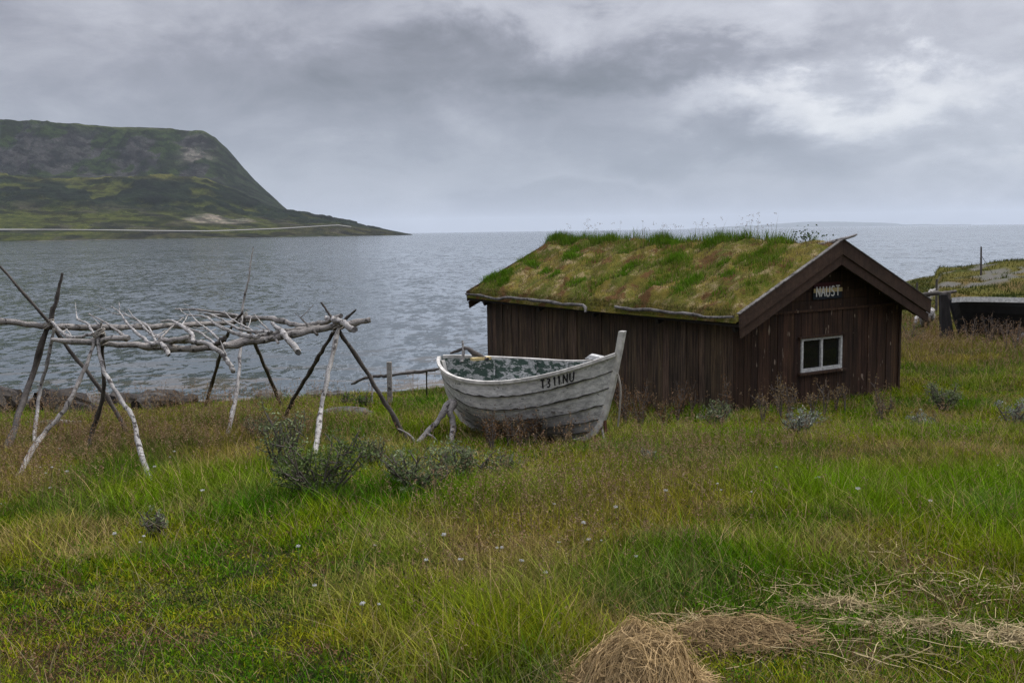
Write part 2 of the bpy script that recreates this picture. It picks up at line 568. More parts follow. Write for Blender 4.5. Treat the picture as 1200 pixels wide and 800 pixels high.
def build_world():
    t = NT(world.node_tree)
    for n in list(t.n): t.n.remove(n)
    out = t.new('ShaderNodeOutputWorld')
    sky = t.new('ShaderNodeTexSky', sky_type='NISHITA'); sky.sun_disc = False
    sky.sun_elevation = SUN_EL; sky.sun_rotation = SUN_AZ
    b1 = t.new('ShaderNodeBackground'); t.l.new(sky.outputs[0], b1.inputs[0]); b1.inputs[1].default_value = .06
    tc = t.new('ShaderNodeTexCoord')
    sp = t.new('ShaderNodeSeparateXYZ'); t.l.new(tc.outputs['Generated'], sp.inputs[0])
    az0 = t.math('ARCTAN2', sp.outputs[0], sp.outputs[1]); el0 = t.math('ARCSINE', sp.outputs[2])
    mp = t.new('ShaderNodeMapping'); t.l.new(tc.outputs['Generated'], mp.inputs[0]); mp.inputs['Scale'].default_value = (1, 1, 2.0)
    mp2 = t.new('ShaderNodeMapping'); t.l.new(tc.outputs['Generated'], mp2.inputs[0]); mp2.inputs['Scale'].default_value = (1, 1, 2.0); mp2.inputs['Location'].default_value = (3, 1, 2)
    w1 = t.noise(mp.outputs[0], 4.5, 9, .62, .3); w2 = t.noise(mp2.outputs[0], 6.0, 9, .62, .2)
    az = t.math('ADD', az0, t.math('MULTIPLY', t.math('SUBTRACT', w1, .5), .34))
    el = t.math('ADD', el0, t.math('MULTIPLY', t.math('SUBTRACT', w2, .5), .20))
    val = None
    # centre px, radius px, amplitude
    for px, py, rx, ry, a in [(1040, 92, 180, 48, .31), (1165, 198, 110, 26, .22), (900, 8, 330, 40, .13), (560, 6, 200, 26, .06), (880, 108, 210, 26, .09), (1180, 125, 110, 30, .10),
                              (430, 100, 420, 52, -.11), (720, 78, 300, 30, -.12), (850, 172, 170, 30, -.14), (1180, 52, 120, 26, -.07), (120, 30, 260, 50, .03), (900, 66, 120, 18, -.09),
                              (60, 120, 180, 40, .03), (520, 195, 230, 45, .07), (780, 222, 260, 16, .055), (640, 248, 300, 18, -.05), (1040, 214, 130, 14, -.04), (260, 10, 240, 24, .04)]:
        d = ray(px, py); d /= np.linalg.norm(d)
        a0 = math.atan2(d[0], d[1]); e0 = math.asin(d[2])
        x = t.math('DIVIDE', t.math('SUBTRACT', az, a0), rx / FPX); y = t.math('DIVIDE', t.math('SUBTRACT', el, e0), ry / FPX)
        g = t.math('EXPONENT', t.math('MULTIPLY', t.math('ADD', t.math('MULTIPLY', x, x), t.math('MULTIPLY', y, y)), -1.0))
        g = t.math('MULTIPLY', g, a)
        val = g if val is None else t.math('ADD', val, g)
    mp3 = t.new('ShaderNodeMapping'); t.l.new(tc.outputs['Generated'], mp3.inputs[0]); mp3.inputs['Scale'].default_value = (1, 1, 2.3)
    det = t.noise(mp3.outputs[0], 7.0, 10, .6, .35)
    val = t.math('ADD', val, t.math('MULTIPLY', t.math('SUBTRACT', det, .5), .50))
    val = t.math('ADD', val, .36)
    # the unseen deck overhead is brightened, further below, to light the ground
    hz = t.rng(el0, 0.0, .20, 1, 0)
    cr = t.new('ShaderNodeValToRGB'); e = cr.color_ramp.elements
    e[0].position = .1; e[0].color = (.12, .130, .152, 1)
    e[1].position = .82; e[1].color = (.86, .86, .86, 1)
    x = e.new(.32); x.color = (.242, .250, .292, 1)
    x = e.new(.55); x.color = (.452, .462, .512, 1)
    t.l.new(val, cr.inputs[0])
    c = t.mix(t.math('MULTIPLY', hz, .60), cr.outputs[0], (.25, .295, .365))
    b2 = t.new('ShaderNodeBackground'); t.put(b2.inputs[0], c); t.put(b2.inputs[1], t.rng(el0, .20, 1.1, .80, 3.9))
    mx = t.new('ShaderNodeMixShader'); mx.inputs[0].default_value = .94
    t.l.new(b1.outputs[0], mx.inputs[1]); t.l.new(b2.outputs[0], mx.inputs[2])
    t.l.new(mx.outputs[0], out.inputs[0])
build_world()

sd = bpy.data.lights.new('sun', 'SUN'); sd.energy = 1.9; sd.angle = R(12); sd.color = (1, .97, .92)
so = bpy.data.objects.new('sun', sd); COL.objects.link(so)
sdir = Vector((math.cos(SUN_EL) * math.sin(SUN_AZ), math.cos(SUN_EL) * math.cos(SUN_AZ), math.sin(SUN_EL)))
so.rotation_euler = sdir.to_track_quat('Z', 'Y').to_euler()
so.location = (20, 5, 30)

scene.view_settings.view_transform = 'Standard'
scene.view_settings.look = 'None'
scene.view_settings.exposure = 0.80
scene.view_settings.gamma = 1.0
scene.view_settings.use_curve_mapping = False
scene.render.engine = 'CYCLES'
scene.cycles.use_denoising = True
scene.cycles.denoising_prefilter = 'NONE'
scene.cycles.sample_clamp_indirect = 3.0
scene.cycles.max_bounces = 6
scene.cycles.transparent_max_bounces = 8
scene.cycles.volume_bounces = 1

# ------------------------------------------------------------------ ground
def build_ground():
    xs = np.concatenate([np.linspace(-400, -46, 40), np.arange(-45, 60, .3), np.linspace(61, 400, 50)])
    ys = np.concatenate([np.linspace(-120, -13, 20), np.arange(-12, 30, .25), np.linspace(30.4, 100, 160)])
    X, Y = np.meshgrid(xs, ys, indexing='ij')
    Z = gnd(X, Y)
    d = shore_dist(X, Y)
    n = fbm(X * .35, Y * .35, 50, 4)
    C = np.zeros(X.shape + (3,))
    C[:] = (.022, .022, .009)
    brown = np.array((.060, .045, .022))
    w = sstep(.45, .62, n)[..., None]; C = C * (1 - w) + brown * w
    rock = np.array((.085, .08, .075))
    k = (sstep(2.2, 1.0, d + (n - .5) * 2) * sstep(29, 20, Y))[..., None]
    C = C * (1 - k) + np.array((.045, .038, .030)) * k
    hr = fbm(X * .28 + 40, Y * .28, 71, 4); far = sstep(30, 36, Y)
    def lay(col, k):
        nonlocal C
        k = np.clip(k, 0, 1)[..., None]; C = C * (1 - k) + np.array(col) * k
    m1 = fbm(X * .5 + 3, Y * .5, 83, 4); m2 = fbm(X * 1.3 + 3, Y * 1.3, 87, 4)
    lay((.080, .072, .02), far)
    lay((.038, .046, .013), far * sstep(.48, .56, m2))
    lay((.10, .065, .03), far * sstep(.54, .62, m1) * .7)
    lay((.10, .095, .088), far * sstep(.60, .63, hr + (m2 - .5) * .9 - .02))
    lay((.11, .10, .092), far * sstep(1.9, .9, d + (m2 - .5) * 1.5))
    o = grid_mesh('ground', X, Y, Z, C, M['ground'])
    tag(o, kind='structure')
build_ground()


def build_water():
    # rings of a large sheet; finer near the shore, carries a mask of shallow weed
    ys = np.concatenate([np.arange(15, 110, .6), np.geomspace(112, 29000, 70)])
    us = np.linspace(-1, 1, 161)
    Yg, U = np.meshgrid(ys, us, indexing='ij')
    X = U * (60 + Yg * 1.05)
    d = -shore_dist(X, Yg)
    C = np.zeros(X.shape + (3,))
    C[..., 0] = np.exp(-np.maximum(d - .2, 0) / 5.0) * (d < 60)
    C[..., 1] = np.exp(-np.maximum(d, 0) / 3.0) * (d < 60)
    o = grid_mesh('sea_water', X, Yg, np.zeros_like(X), C, M['water'])
    tag(o, kind='structure')
build_water()

# ------------------------------------------------------------------ hills
def hz_y(px): return 280.0 - .0147 * px


def build_hills():
    us = np.linspace(-.72, -.098, 760)
    px = 600 + FPX * us
    top = np.interp(px, [-900, -300, -100, 0, 40, 100, 150, 180, 215, 248, 262, 275, 290, 305, 322, 342, 352, 400, 425, 450, 470, 486],
                    [150, 128, 136, 143, 146, 149, 153, 156, 155.5, 157, 164, 178, 196, 213, 229, 247, 250.5, 259.5, 264, 268, 271.5, 275])
    mid = np.interp(px, [-900, -100, 0, 60, 120, 180, 250, 285, 320, 345, 400, 430, 486], [200, 202, 207, 212, 213, 208.5, 209.5, 228, 243, 250, 260, 265.5, 275])
    low = np.interp(px, [-900, 0, 150, 250, 330, 400, 430, 486], [238, 240, 243, 247, 255, 262.5, 267, 275])
    foot = np.minimum(np.interp(px, [-900, 0, 150, 250, 300, 345, 486], [195, 203, 209, 208, 225, 249, 275]), mid - .5)
    ph = hz_y(px)
    E = lambda y: (ph - y) / FPX
    tipw = sstep(470, 380, px)
    dsh = np.interp(px, [-900, 0, 200, 350, 430, 486], [1280, 1400, 1480, 1620, 1750, 1850])
    ds = [dsh - 40, dsh, dsh + 25, dsh + 90, dsh + 105, dsh + 300, dsh + 520, dsh + 640, dsh + 900, dsh + 1060, dsh + 1300, dsh + 2600]
    low2 = np.interp(px, [-900, 0, 250, 330, 400, 430, 486], [269.5, 269.5, 271, 268.5, 264.5, 268.5, 275])
    zs = [np.full_like(us, -3), np.full_like(us, .1), 3 * tipw + .4,
          np.maximum(.6, EYE + E(low2) * (dsh + 90)), np.maximum(.6, EYE + E(low2) * (dsh + 105)),
          EYE + E(low) * (dsh + 300), EYE + E(mid) * (dsh + 520), EYE + E(mid) * (dsh + 520) - 2,
          EYE + E(foot) * (dsh + 900), EYE + E(top + 1.5) * (dsh + 1060), EYE + E(top) * (dsh + 1300), EYE + E(top) * (dsh + 1300) + 20 * sstep(440, 300, px)]
    rows = 440
    T = np.concatenate([np.linspace(-40, 640, 230), np.linspace(643, 1100, 190), np.linspace(1110, 2600, 20)])
    X = np.zeros((rows, len(us))); Y = np.zeros_like(X); Z = np.zeros_like(X)
    dk = np.array([-40, 0, 25, 90, 105, 300, 520, 640, 900, 1060, 1300, 2600], float)
    for j in range(len(us)):
        zj = np.array([z[j] for z in zs])
        zi = np.interp(T, dk, zj)
        Y[:, j] = dsh[j] + T; X[:, j] = us[j] * Y[:, j]; Z[:, j] = zi
    Tm = np.repeat(T[:, None], len(us), 1)
    Zs = Z.copy()
    PX = np.repeat(px[None], rows, 0)
    inner = sstep(486, 400, PX)
    fade = sstep(20, 200, Tm) * inner
    Z = Z + fade * (fbm(X * .008, Y * .008, 91, 5) - .5) * 22 * sstep(140, 320, Tm)
    Z = Z + fade * fbm(X * .05, Y * .05, 141, 3) * 9 * sstep(.42, .52, fbm(X * .02, Y * .02, 107, 4)) * sstep(160, 300, Tm) * sstep(700, 520, Tm)
    Z = Z + fade * (fbm(X * .03, Y * .03, 145, 3) - .5) * 7 * sstep(700, 900, Tm)
    cl = sstep(860, 960, Tm) * sstep(1120, 1040, Tm) * sstep(345, 300, PX)
    gul = np.abs(fbm(X * .011, Y * .002, 93, 5) - .5)
    Y = Y + cl * (gul * 190 - 25)
    Z = Z + cl * (fbm(X * .02, Y * .02, 97, 4) - .5) * 16
    # colour of the ground cover
    n = fbm(X * .006, Y * .006, 101, 5); n2 = fbm(X * .02, Y * .02, 107, 4)
    C = np.zeros(X.shape + (3,)); C[:] = (.095, .105, .016)
    def lay(col, k):
        nonlocal C
        k = np.clip(k, 0, 1)[..., None]; C = C * (1 - k) + np.array(col) * k
    lay((.075, .070, .026), sstep(.45, .6, n) * sstep(400, 250, Tm))
    lay((.020, .032, .013), sstep(.40, .5, n2) * sstep(200, 330, Tm) * sstep(660, 500, Tm))
    lay((.085, .075, .05), sstep(.56, .64, n2) * sstep(330, 250, Tm) * .7)
    lay((.036, .058, .012), sstep(650, 760, Tm))
    lay((.072, .068, .066), sstep(.46, .52, fbm(X * .02, Z * .03, 113, 5)) * sstep(760, 880, Tm) * sstep(1075, 1020, Tm))
    lay((.07, .085, .018), sstep(1040, 1090, Tm))
    lay((.030, .042, .018), sstep(250, 275, PX) * sstep(650, 760, Tm))
    lay((.15, .145, .03), np.exp(-((Tm - 515) / 22) ** 2) * sstep(.38, .55, n) * sstep(300, 250, PX))
    lay((.22, .2, .17), np.exp(-(((PX - 238) / 17) ** 2 + ((Tm - 980) / 40) ** 2)) * sstep(.44, .56, fbm(X * .02, Z * .03, 131, 4)) * 1.6)
    lay((.34, .29, .22), sstep(.35, .7, np.exp(-(((PX - 262) / 46) ** 2 + ((Tm - 215) / 52) ** 2)) + (n2 - .5) * .5))
    lay((.085, .09, .03), sstep(30, 10, Tm) * sstep(.4, .6, n))
    lay((.20, .19, .18), sstep(8, 2, Tm))
    C = C * (.34 + .62 * sstep(.32, .62, fbm(X * .045, Z * .07 + Y * .03, 151, 4)))[..., None]
    o = grid_mesh('hills', X, Y, Z, C, M['hill'])
    tag(o, kind='structure')
    # gravel road along the foot of the hill
    ra = 84 + 4 * np.sin(px * .02); sel = px < 415
    V = []; 
    for a in (0, 5):
        t_ = ra + a
        y = dsh + t_
        zz = np.array([np.interp(t_[j], dk, [z[j] for z in zs]) for j in range(len(us))]) + 1.2 + .12 * a
        V.append(np.stack([us * y, y, zz], -1)[sel])
    Xr = np.stack([V[0][:, 0], V[1][:, 0]], 0); Yr = np.stack([V[0][:, 1], V[1][:, 1]], 0); Zr = np.stack([V[0][:, 2], V[1][:, 2]], 0)
    o = grid_mesh('road', Xr, Yr, Zr, np.ones(Xr.shape + (3,)), M['road']); tag(o, kind='structure')
    # very distant island ridge low on the horizon
    us2 = np.linspace(.18, .46, 120); p2 = 600 + FPX * us2
    hy = np.interp(p2, [800, 850, 900, 950, 1000, 1040, 1060, 1140], [.0, .9, 3.6, 5.5, 5, 2.6, .9, 0]) + fbm(us2 * 60, us2 * 0, 7, 3) * 1.5
    Xi = np.stack([us2 * 23500, us2 * 24500, us2 * 26500]); Yi = np.stack([us2 * 0 + 23500, us2 * 0 + 24500, us2 * 0 + 26500])
    Zi = np.stack([us2 * 0 - 5, hy / FPX * 24500, us2 * 0 - 5])
    o = grid_mesh('distant_hills', Xi, Yi, Zi, np.ones(Xi.shape + (3,)) * np.array((.05, .055, .04)), M['hill']); tag(o, kind='structure')
build_hills()


# ------------------------------------------------------------------ haze
def build_haze():
    m = bpy.data.materials.new('sea_haze'); m.use_nodes = True
    nt = m.node_tree
    for n in list(nt.nodes):
        if n.type == 'BSDF_PRINCIPLED': nt.nodes.remove(n)
    v = nt.nodes.new('ShaderNodeVolumePrincipled')
    v.inputs['Color'].default_value = (.80, .87, .97, 1)
    v.inputs['Density'].default_value = 0.000036
    out = [n for n in nt.nodes if n.type == 'OUTPUT_MATERIAL'][0]
    nt.links.new(v.outputs[0], out.inputs['Volume'])
    mb = MB(); mb.box(-31000, -400, -8, 31000, 30000, 420)
    o = mb.build('haze', m); tag(o, kind='stuff')
build_haze()

# ------------------------------------------------------------------ hut
HC = np.array([3.553, 15.65]); HX = np.array([.843, .538]); HY = np.array([-.538, .843])
HW, HL, HZ = 4.0, 7.6, 1.0
RZ = lambda x: 2.75 - .466 * abs(x - 2)
hut = empty('boathouse', (HC[0], HC[1], HZ), math.atan2(HX[1], HX[0]), 'low dark brown wooden boathouse with a mossy turf roof, standing beside the white boat', 'boathouse')


def hut_world(x, y, z):
    return np.array([HC[0] + x * HX[0] + y * HY[0], HC[1] + x * HX[1] + y * HY[1], HZ + z])


def in_hut(X, Y, m=0.0):
    dx = X - HC[0]; dy = Y - HC[1]
    a = dx * HX[0] + dy * HX[1]; b = dx * HY[0] + dy * HY[1]
    return (a > -m) & (a < HW + m) & (b > -m) & (b < HL + m)


def build_hut():
    r_ = random.Random(3)
    # long side walls: vertical boards
    for x0, s in ((0, -1), (HW, 1)):
        mb = MB(); y = 0.035
        while y < HL - .04:
            w = min(r_.uniform(.10, .17), HL - .035 - y)
            g = r_.uniform(.7, 1.25); mb.col = (g, g * r_.uniform(.93, 1.03), g * r_.uniform(.9, 1.05))
            t = r_.uniform(.028, .044)
            bot = -.45 + r_.uniform(-.03, .05)
            xa, xb = (x0 - t, x0) if s < 0 else (x0, x0 + t)
            mb.box(xa, y, bot, xb, y + w - .006, 1.70)
            y += w
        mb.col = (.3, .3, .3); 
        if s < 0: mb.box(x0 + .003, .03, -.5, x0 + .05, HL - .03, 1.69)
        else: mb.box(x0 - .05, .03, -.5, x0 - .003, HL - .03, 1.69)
        mb.build('side_wall', M['side_wood'], hut)
    # front gable: vertical boards to 1.60, a ledge, horizontal boards above; window opening
    wx0, wx1, wz0, wz1 = 1.446, 2.463, .595, 1.158
    for y0, s in ((0, -1), (HL, 1)):
        mb = MB(); x = 0.0
        while x < HW - .01:
            w = min(r_.uniform(.11, .17), HW - x)
            if s < 0:
                for k in (wx0, wx1):
                    if x < k - .02 < x + w: w = k - x
            g = r_.uniform(.65, 1.35); mb.col = (g, g * r_.uniform(.92, 1.02), g * r_.uniform(.9, 1.05))
            t = r_.uniform(.026, .042); bot = -.45 + r_.uniform(-.03, .05)
            ya, yb = (y0 - t, y0) if s < 0 else (y0, y0 + t)
            a, b = x + .003, x + w - .003
            top = 1.60
            if s < 0 and a > wx0 - .02 and b < wx1 + .02:
                mb.box(a, ya, bot, b, yb, wz0 - .02); mb.box(a, ya, wz1 + .02, b, yb, top)
            else:
                mb.box(a, ya, bot, b, yb, top)
            x += w
        # horizontal boards in the gable
        z = 1.64
        while z < 2.55:
            h = .15
            g = r_.uniform(.7, 1.2); mb.col = (g, g, g)
            def hw(zz): return max(.02, 2 - (zz - 1.70 + .0) / .466 - .05) if zz > 1.70 else 2.0
            zb = min(z + h - .006, 2.58)
            ya, yb = (y0 - .03, y0) if s < 0 else (y0, y0 + .03)
            a0, a1 = 2 - hw(z + .06), 2 + hw(z + .06); b0, b1 = 2 - hw(zb + .06), 2 + hw(zb + .06)
            mb.hexa([(a0, ya, z), (a1, ya, z), (a1, yb, z), (a0, yb, z)], [(b0, ya, zb), (b1, ya, zb), (b1, yb, zb), (b0, yb, zb)])
            z += h
        g = 1.3; mb.col = (g, g, g)
        mb.box(.02, y0 - .065 if s < 0 else y0, 1.60, HW - .02, y0 if s < 0 else y0 + .065, 1.638)
        # dark lining behind the boards
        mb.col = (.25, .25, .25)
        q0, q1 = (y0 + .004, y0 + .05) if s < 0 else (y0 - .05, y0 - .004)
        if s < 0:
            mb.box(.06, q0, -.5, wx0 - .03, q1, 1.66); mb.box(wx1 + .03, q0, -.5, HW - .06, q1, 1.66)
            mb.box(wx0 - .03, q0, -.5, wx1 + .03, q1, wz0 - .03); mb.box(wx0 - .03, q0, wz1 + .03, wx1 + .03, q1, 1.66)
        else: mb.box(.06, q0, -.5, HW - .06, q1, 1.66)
        mb.build('gable_wall', M['gable_wood'], hut)
    # corner boards
    for x in (0, HW):
        mb = MB(); sx = -1 if x == 0 else 1
        mb.col = (.8, .8, .8)
        mb.box(min(x, x + sx * .05), -.055, -.45, max(x, x + sx * .05), .03, 1.66)
        mb.build('corner_board', M['gable_wood'], hut)
    # window
    fr = MB(); 
    T = .045
    ya, yb = -.052, .02
    fr.box(wx0, ya, wz0, wx0 + T, yb, wz1); fr.box(wx1 - T, ya, wz0, wx1, yb, wz1)
    fr.box(wx0 + T, ya, wz0, wx1 - T, yb, wz0 + T + .012); fr.box(wx0 + T, ya, wz1 - T * .75, wx1 - T, yb, wz1)
    win = fr.build('window', M['white_paint'], hut)
    m = MB(); xm = (wx0 + wx1) / 2; m.box(xm - .022, ya + .006, wz0 + T + .012, xm + .022, yb - .006, wz1 - T * .75); m.build('mullion', M['white_paint'], win)
    for a, b in ((wx0 + T, xm - .022), (xm + .022, wx1 - T)):
        p = MB(); p.box(a, -.012, wz0 + T + .012, b, -.006, wz1 - T * .75); p.build('pane', M['glass'], win)
    s = MB(); s.col = (1.1, 1.1, 1.1); s.hexa([(wx0 - .07, -.10, wz0 - .045), (wx1 + .09, -.10, wz0 - .045), (wx1 + .09, -.03, wz0 - .045), (wx0 - .07, -.03, wz0 - .045)],
                     [(wx0 - .07, -.10, wz0 - .012), (wx1 + .09, -.10, wz0 - .012), (wx1 + .09, -.03, wz0 - .003), (wx0 - .07, -.03, wz0 - .003)])
    s.build('sill', M['gable_wood'], win)
    s = MB(); s.box(wx0 - .07, -.085, wz1 + .004, wx1 + .07, -.02, wz1 + .04); s.build('window_head', M['gable_wood'], win)
    # roof boards (dark, seen under the eaves)
    rf = MB()
    e0, e1, y0, y1 = -.30, 4.33, -.36, HL + .33
    for a, b in ((e0, 2.0), (2.0, e1)):
        za, zb = RZ(a) - .15, RZ(b) - .15
        rf.hexa([(a, y0, za - .04), (b, y0, zb - .04), (b, y1, zb - .04), (a, y1, za - .04)], [(a, y0, za), (b, y0, zb), (b, y1, zb), (a, y1, za)])
    roof = rf.build('roof', M['beam_wood'], hut)
    for y in (-.2, 1.6, 3.4, 5.2, 7.3):
        for a, b in ((-.27, 1.97), (4.27, 2.03)):
            mb = MB(); mb.bar((a, y, RZ(a) - .245), (b, y, RZ(b) - .245), .07, .10); mb.build('rafter', M['beam_wood'], roof)
    # turf: displaced sheets on both slopes
    ny, nx = 200, 120
    xs = np.linspace(-.36, 4.39, nx); yy = np.linspace(-.33, HL + .31, ny)
    Xg, Yg = np.meshgrid(xs, yy, indexing='ij')
    rz = 2.75 - .466 * np.abs(Xg - 2)
    rz = np.where(np.abs(Xg - 2) < .3, 2.75 - .466 * (.15 + (Xg - 2) ** 2 / .6), rz)
    bumps = (fbm(Xg * 2.0, Yg * 2.0, 201, 4) - .42) * .34 + (fbm(Xg * 7, Yg * 7, 205, 3) - .5) * .09
    # sagging roof line
    sag = .05 * np.sin(np.clip(Yg / HL, 0, 1) * np.pi)
    edge = np.minimum(np.minimum(Xg - xs[0], xs[-1] - Xg) * 1.0, np.minimum(Yg - yy[0], yy[-1] - Yg))
    Zg = rz - .01 - sag * .5 + bumps * sstep(0, .35, edge) + .02 + .05 * sstep(0, .25, edge) - .07 * sstep(.10, 0, edge) - .04 * sstep(.02, 0, edge)
    # thin out next to the front bargeboards
    TURF.update(X=xs, Y=yy, Z=Zg)
    V = np.stack([Xg, Yg, Zg], -1).reshape(-1, 3)
    i = np.arange(nx * ny).reshape(nx, ny)
    q = np.stack([i[:-1, :-1], i[1:, :-1], i[1:, 1:], i[:-1, 1:]], -1).reshape(-1, 4)
    Tt = np.concatenate([q[:, [0, 1, 2]], q[:, [0, 2, 3]]])
    mesh_tris('turf', V, Tt, np.ones((len(V), 3)), M['turf'], roof, True)
    # bargeboards, front and back: an upper and a lower board on each slope
    for yb, s in ((-.40, -1), (HL + .345, 1)):
        for xa, xb in ((-.34, 1.997), (4.40, 2.003)):
            mb = MB()
            g = .95 if xa < 0 else .8
            mb.col = (g, g, g)
            for top, bot, off in ((.035, -.20, 0), (-.195, -.37, .022)):
                ya, yc = (yb + off, yb + .032 + off) if s < 0 else (yb - .032 - off, yb - off)
                cut = .04 if off else 0
                k = 1 if xa < 0 else -1
                xo = xa + k * (cut + .02)
                mb.hexa([(xo, ya, RZ(xo) + bot), (xb, ya, RZ(xb) + bot), (xb, yc, RZ(xb) + bot), (xo, yc, RZ(xo) + bot)],
                        [(xa + k * cut, ya, RZ(xa) + top - .0), (xb, ya, RZ(xb) + top), (xb, yc, RZ(xb) + top), (xa + k * cut, yc, RZ(xa) + top - .0)])
            mb.build('bargeboard', M['barge_wood'], hut)
    # pale capping strip over the front left board, and the turf log along each eave
    mb = MB(); mb.bar((-.35, -.375, RZ(-.35) + .045), (1.99, -.375, RZ(1.99) + .045), .07, .014); mb.col = (1, 1, 1)
    mb.build('capping_board', M['edge_wood'], hut)
    mb = MB(); mb.bar((4.41, -.375, RZ(4.41) + .045), (2.01, -.375, RZ(2.01) + .045), .07, .014); mb.build('capping_board', M['dark_wood'], hut)
    for ex in (-.37, 4.41):
        mb = MB(); z = RZ(ex) - .02
        pts = [(ex + r_.uniform(-.02, .02), y, z + r_.uniform(-.025, .025)) for y in np.linspace(-.3, 2.6, 7)]
        mb.tube(pts, [.018, .022, .026, .025, .028, .03, .026], 8, 3, .16, 5)
        pts = [(ex - .03 + r_.uniform(-.02, .02), y, z - .01 + r_.uniform(-.03, .03)) for y in np.linspace(2.9, HL + .25, 9)]
        pts[0] = (ex - .10, 3.35, z - .12)
        mb.tube(pts, [.022, .030, .034, .032, .028, .03, .026, .025, .02], 8, 3, .16, 9)
        mb.build('eave_log', M['edge_wood'], hut, True)
    # splintered end of the ridge pole
    mb = MB(); mb.tube([(2.0, .3, 2.66), (2.02, -.35, 2.79), (2.06, -.62, 2.87)], [.035, .03, .012], 7, 3, .15, 4); mb.build('ridge_pole', M['grey_wood'], hut, True)
    # back ledge strip under the eave
    mb = MB(); mb.col = (.9, .9, .9); mb.bar((-.06, .05, 1.585), (-.06, HL - .05, 1.585), .03, .10); mb.build('eave_strip', M['beam_wood'], hut)
TURF = {}
build_hut()


def turf_z(x, y):
    ix = np.clip(np.searchsorted(TURF['X'], x) - 1, 0, len(TURF['X']) - 2); iy = np.clip(np.searchsorted(TURF['Y'], y) - 1, 0, len(TURF['Y']) - 2)
    return TURF['Z'][ix, iy]


def build_roof_grass():
    roof = [c for c in hut.children if c.name.startswith('roof')][0]
    S = Soup()
    def scatter(n, xf, yf, hmin, hmax, wid, c0, c1, lean=.5):
        x = xf(n); y = yf(n); k = (x > -.34) & (x < 4.36) & (y > -.28) & (y < HL + .27); x = x[k]; y = y[k]; n = len(x)
        z = turf_z(x, y) - .01
        c = np.array(c0) + (np.array(c1) - np.array(c0)) * rng.random((n, 1)); c = c * rng.uniform(.5, 1.35, (n, 1))
        S.add(*blades(np.stack([x, y, z], -1), rng.uniform(hmin, hmax, n), rng.uniform(.7, 1.3, n) * wid, rng.uniform(0, 2 * np.pi, n), rng.uniform(.1, lean, n), c, 3))
    U = lambda a, b: (lambda n: rng.uniform(a, b, n))
    # fine moss nap over everything
    scatter(30000, U(-.33, 4.35), U(-.27, HL + .25), .012, .035, .009, (.27, .21, .03), (.13, .15, .02), 1.4)
    scatter(13000, U(-.33, 2.1), U(-.27, HL + .25), .03, .11, .008, (.22, .16, .085), (.11, .085, .04), 1.4)
    scatter(3500, lambda n: -.34 + .10 * rng.random(n), U(-.27, HL + .25), .05, .14, .009, (.13, .10, .045), (.085, .10, .02), 1.3)
    # patchy low grass where noise says so
    n = 50000; x = rng.uniform(-.33, 2.6, n); y = rng.uniform(-.2, HL + .2, n)
    k = fbm(x * 1.3, y * 1.3, 301, 3) + .12 * (x > .9) > .62 + .15 * rng.random(n) ; x = x[k]; y = y[k]
    scatter(len(x), lambda m: x, lambda m: y, .05, .16, .009, (.08, .16, .010), (.12, .17, .018), .9)
    # ridge grass
    n = 11000; y = HL + .2 - (HL - .6) * rng.random(n) ** 1.05; x = 2.0 + rng.normal(0, .17, n); k = rng.random(n) < .15 + .95 * sstep(1.2, 2.8, y) * sstep(.30, .55, vnoise(y * 2.2, x * 2, 9)); x = x[k]; y = y[k]
    scatter(len(x), lambda m: x, lambda m: y, .10, .27, .010, (.06, .13, .010), (.11, .16, .018), .55)
    # distinct tufts (pixel places on the roof taken from the photo), far end first
    for lx, ly, r, h, n in [(.05, 7.55, .20, .22, 700), (.32, 7.3, .18, .24, 600), (.0, 6.9, .15, .17, 500), (.75, 6.9, .20, .2, 500), (1.05, 5.9, .22, .2, 600), (1.9, 7.7, .18, .26, 700), (2.0, 7.2, .25, .22, 600),
                            (.55, 6.1, .16, .16, 400), (.35, 5.5, .16, .14, 400), (.28, 4.6, .24, .16, 600), (.85, 3.7, .22, .18, 600), (.55, 3.5, .2, .14, 400), (1.2, 2.7, .25, .2, 800), (.25, 2.2, .18, .16, 500),
                            (.45, 1.55, .28, .18, 900), (.05, 1.4, .2, .13, 500), (1.0, 1.3, .16, .14, 300), (.6, .8, .2, .13, 400), (1.35, .8, .18, .12, 300), (1.75, 2.4, .2, .18, 500), (.15, .55, .16, .12, 300), (1.5, 4.6, .25, .14, 500), (1.45, 6.3, .2, .15, 400), (1.85, 3.6, .3, .2, 600), (1.85, 1.8, .2, .16, 400)]:
        scatter(n, lambda m, lx=lx, r=r: lx + rng.normal(0, r * .42, m), lambda m, ly=ly, r=r: ly + rng.normal(0, r * .5, m), h * .2, h * .75, .012, (.065, .165, .008), (.12, .20, .016), .7)
    # a few tall seed stalks along the ridge
    n = 60; y = rng.uniform(1.0, HL, n); x = 2 + rng.normal(0, .15, n); z = turf_z(x, y)
    hh = rng.uniform(.25, .5, n); S.add(*blades(np.stack([x, y, z], -1), hh, np.full(n, .006), rng.uniform(0, 6.28, n), rng.uniform(.05, .3, n), np.tile((.13, .11, .05), (n, 1)), 3))
    pp = np.repeat(np.stack([x, y, z + hh * .93], -1), 8, 0) + rng.normal(0, .02, (n * 8, 3)); S.add(*flecks(pp, .025, .010, np.tile((.14, .10, .06), (n * 8, 1))))
    # leafy sprig by the peak
    pp = np.array([2.05, .45, 2.84]) + rng.normal(0, 1, (130, 3)) * np.array((.08, .16, .06)); S.add(*flecks(pp, .05, .03, np.tile((.05, .075, .03), (130, 1))))
    o = S.build('roof_grass', M['grass'], roof); tag(o, kind='stuff')
build_roof_grass()


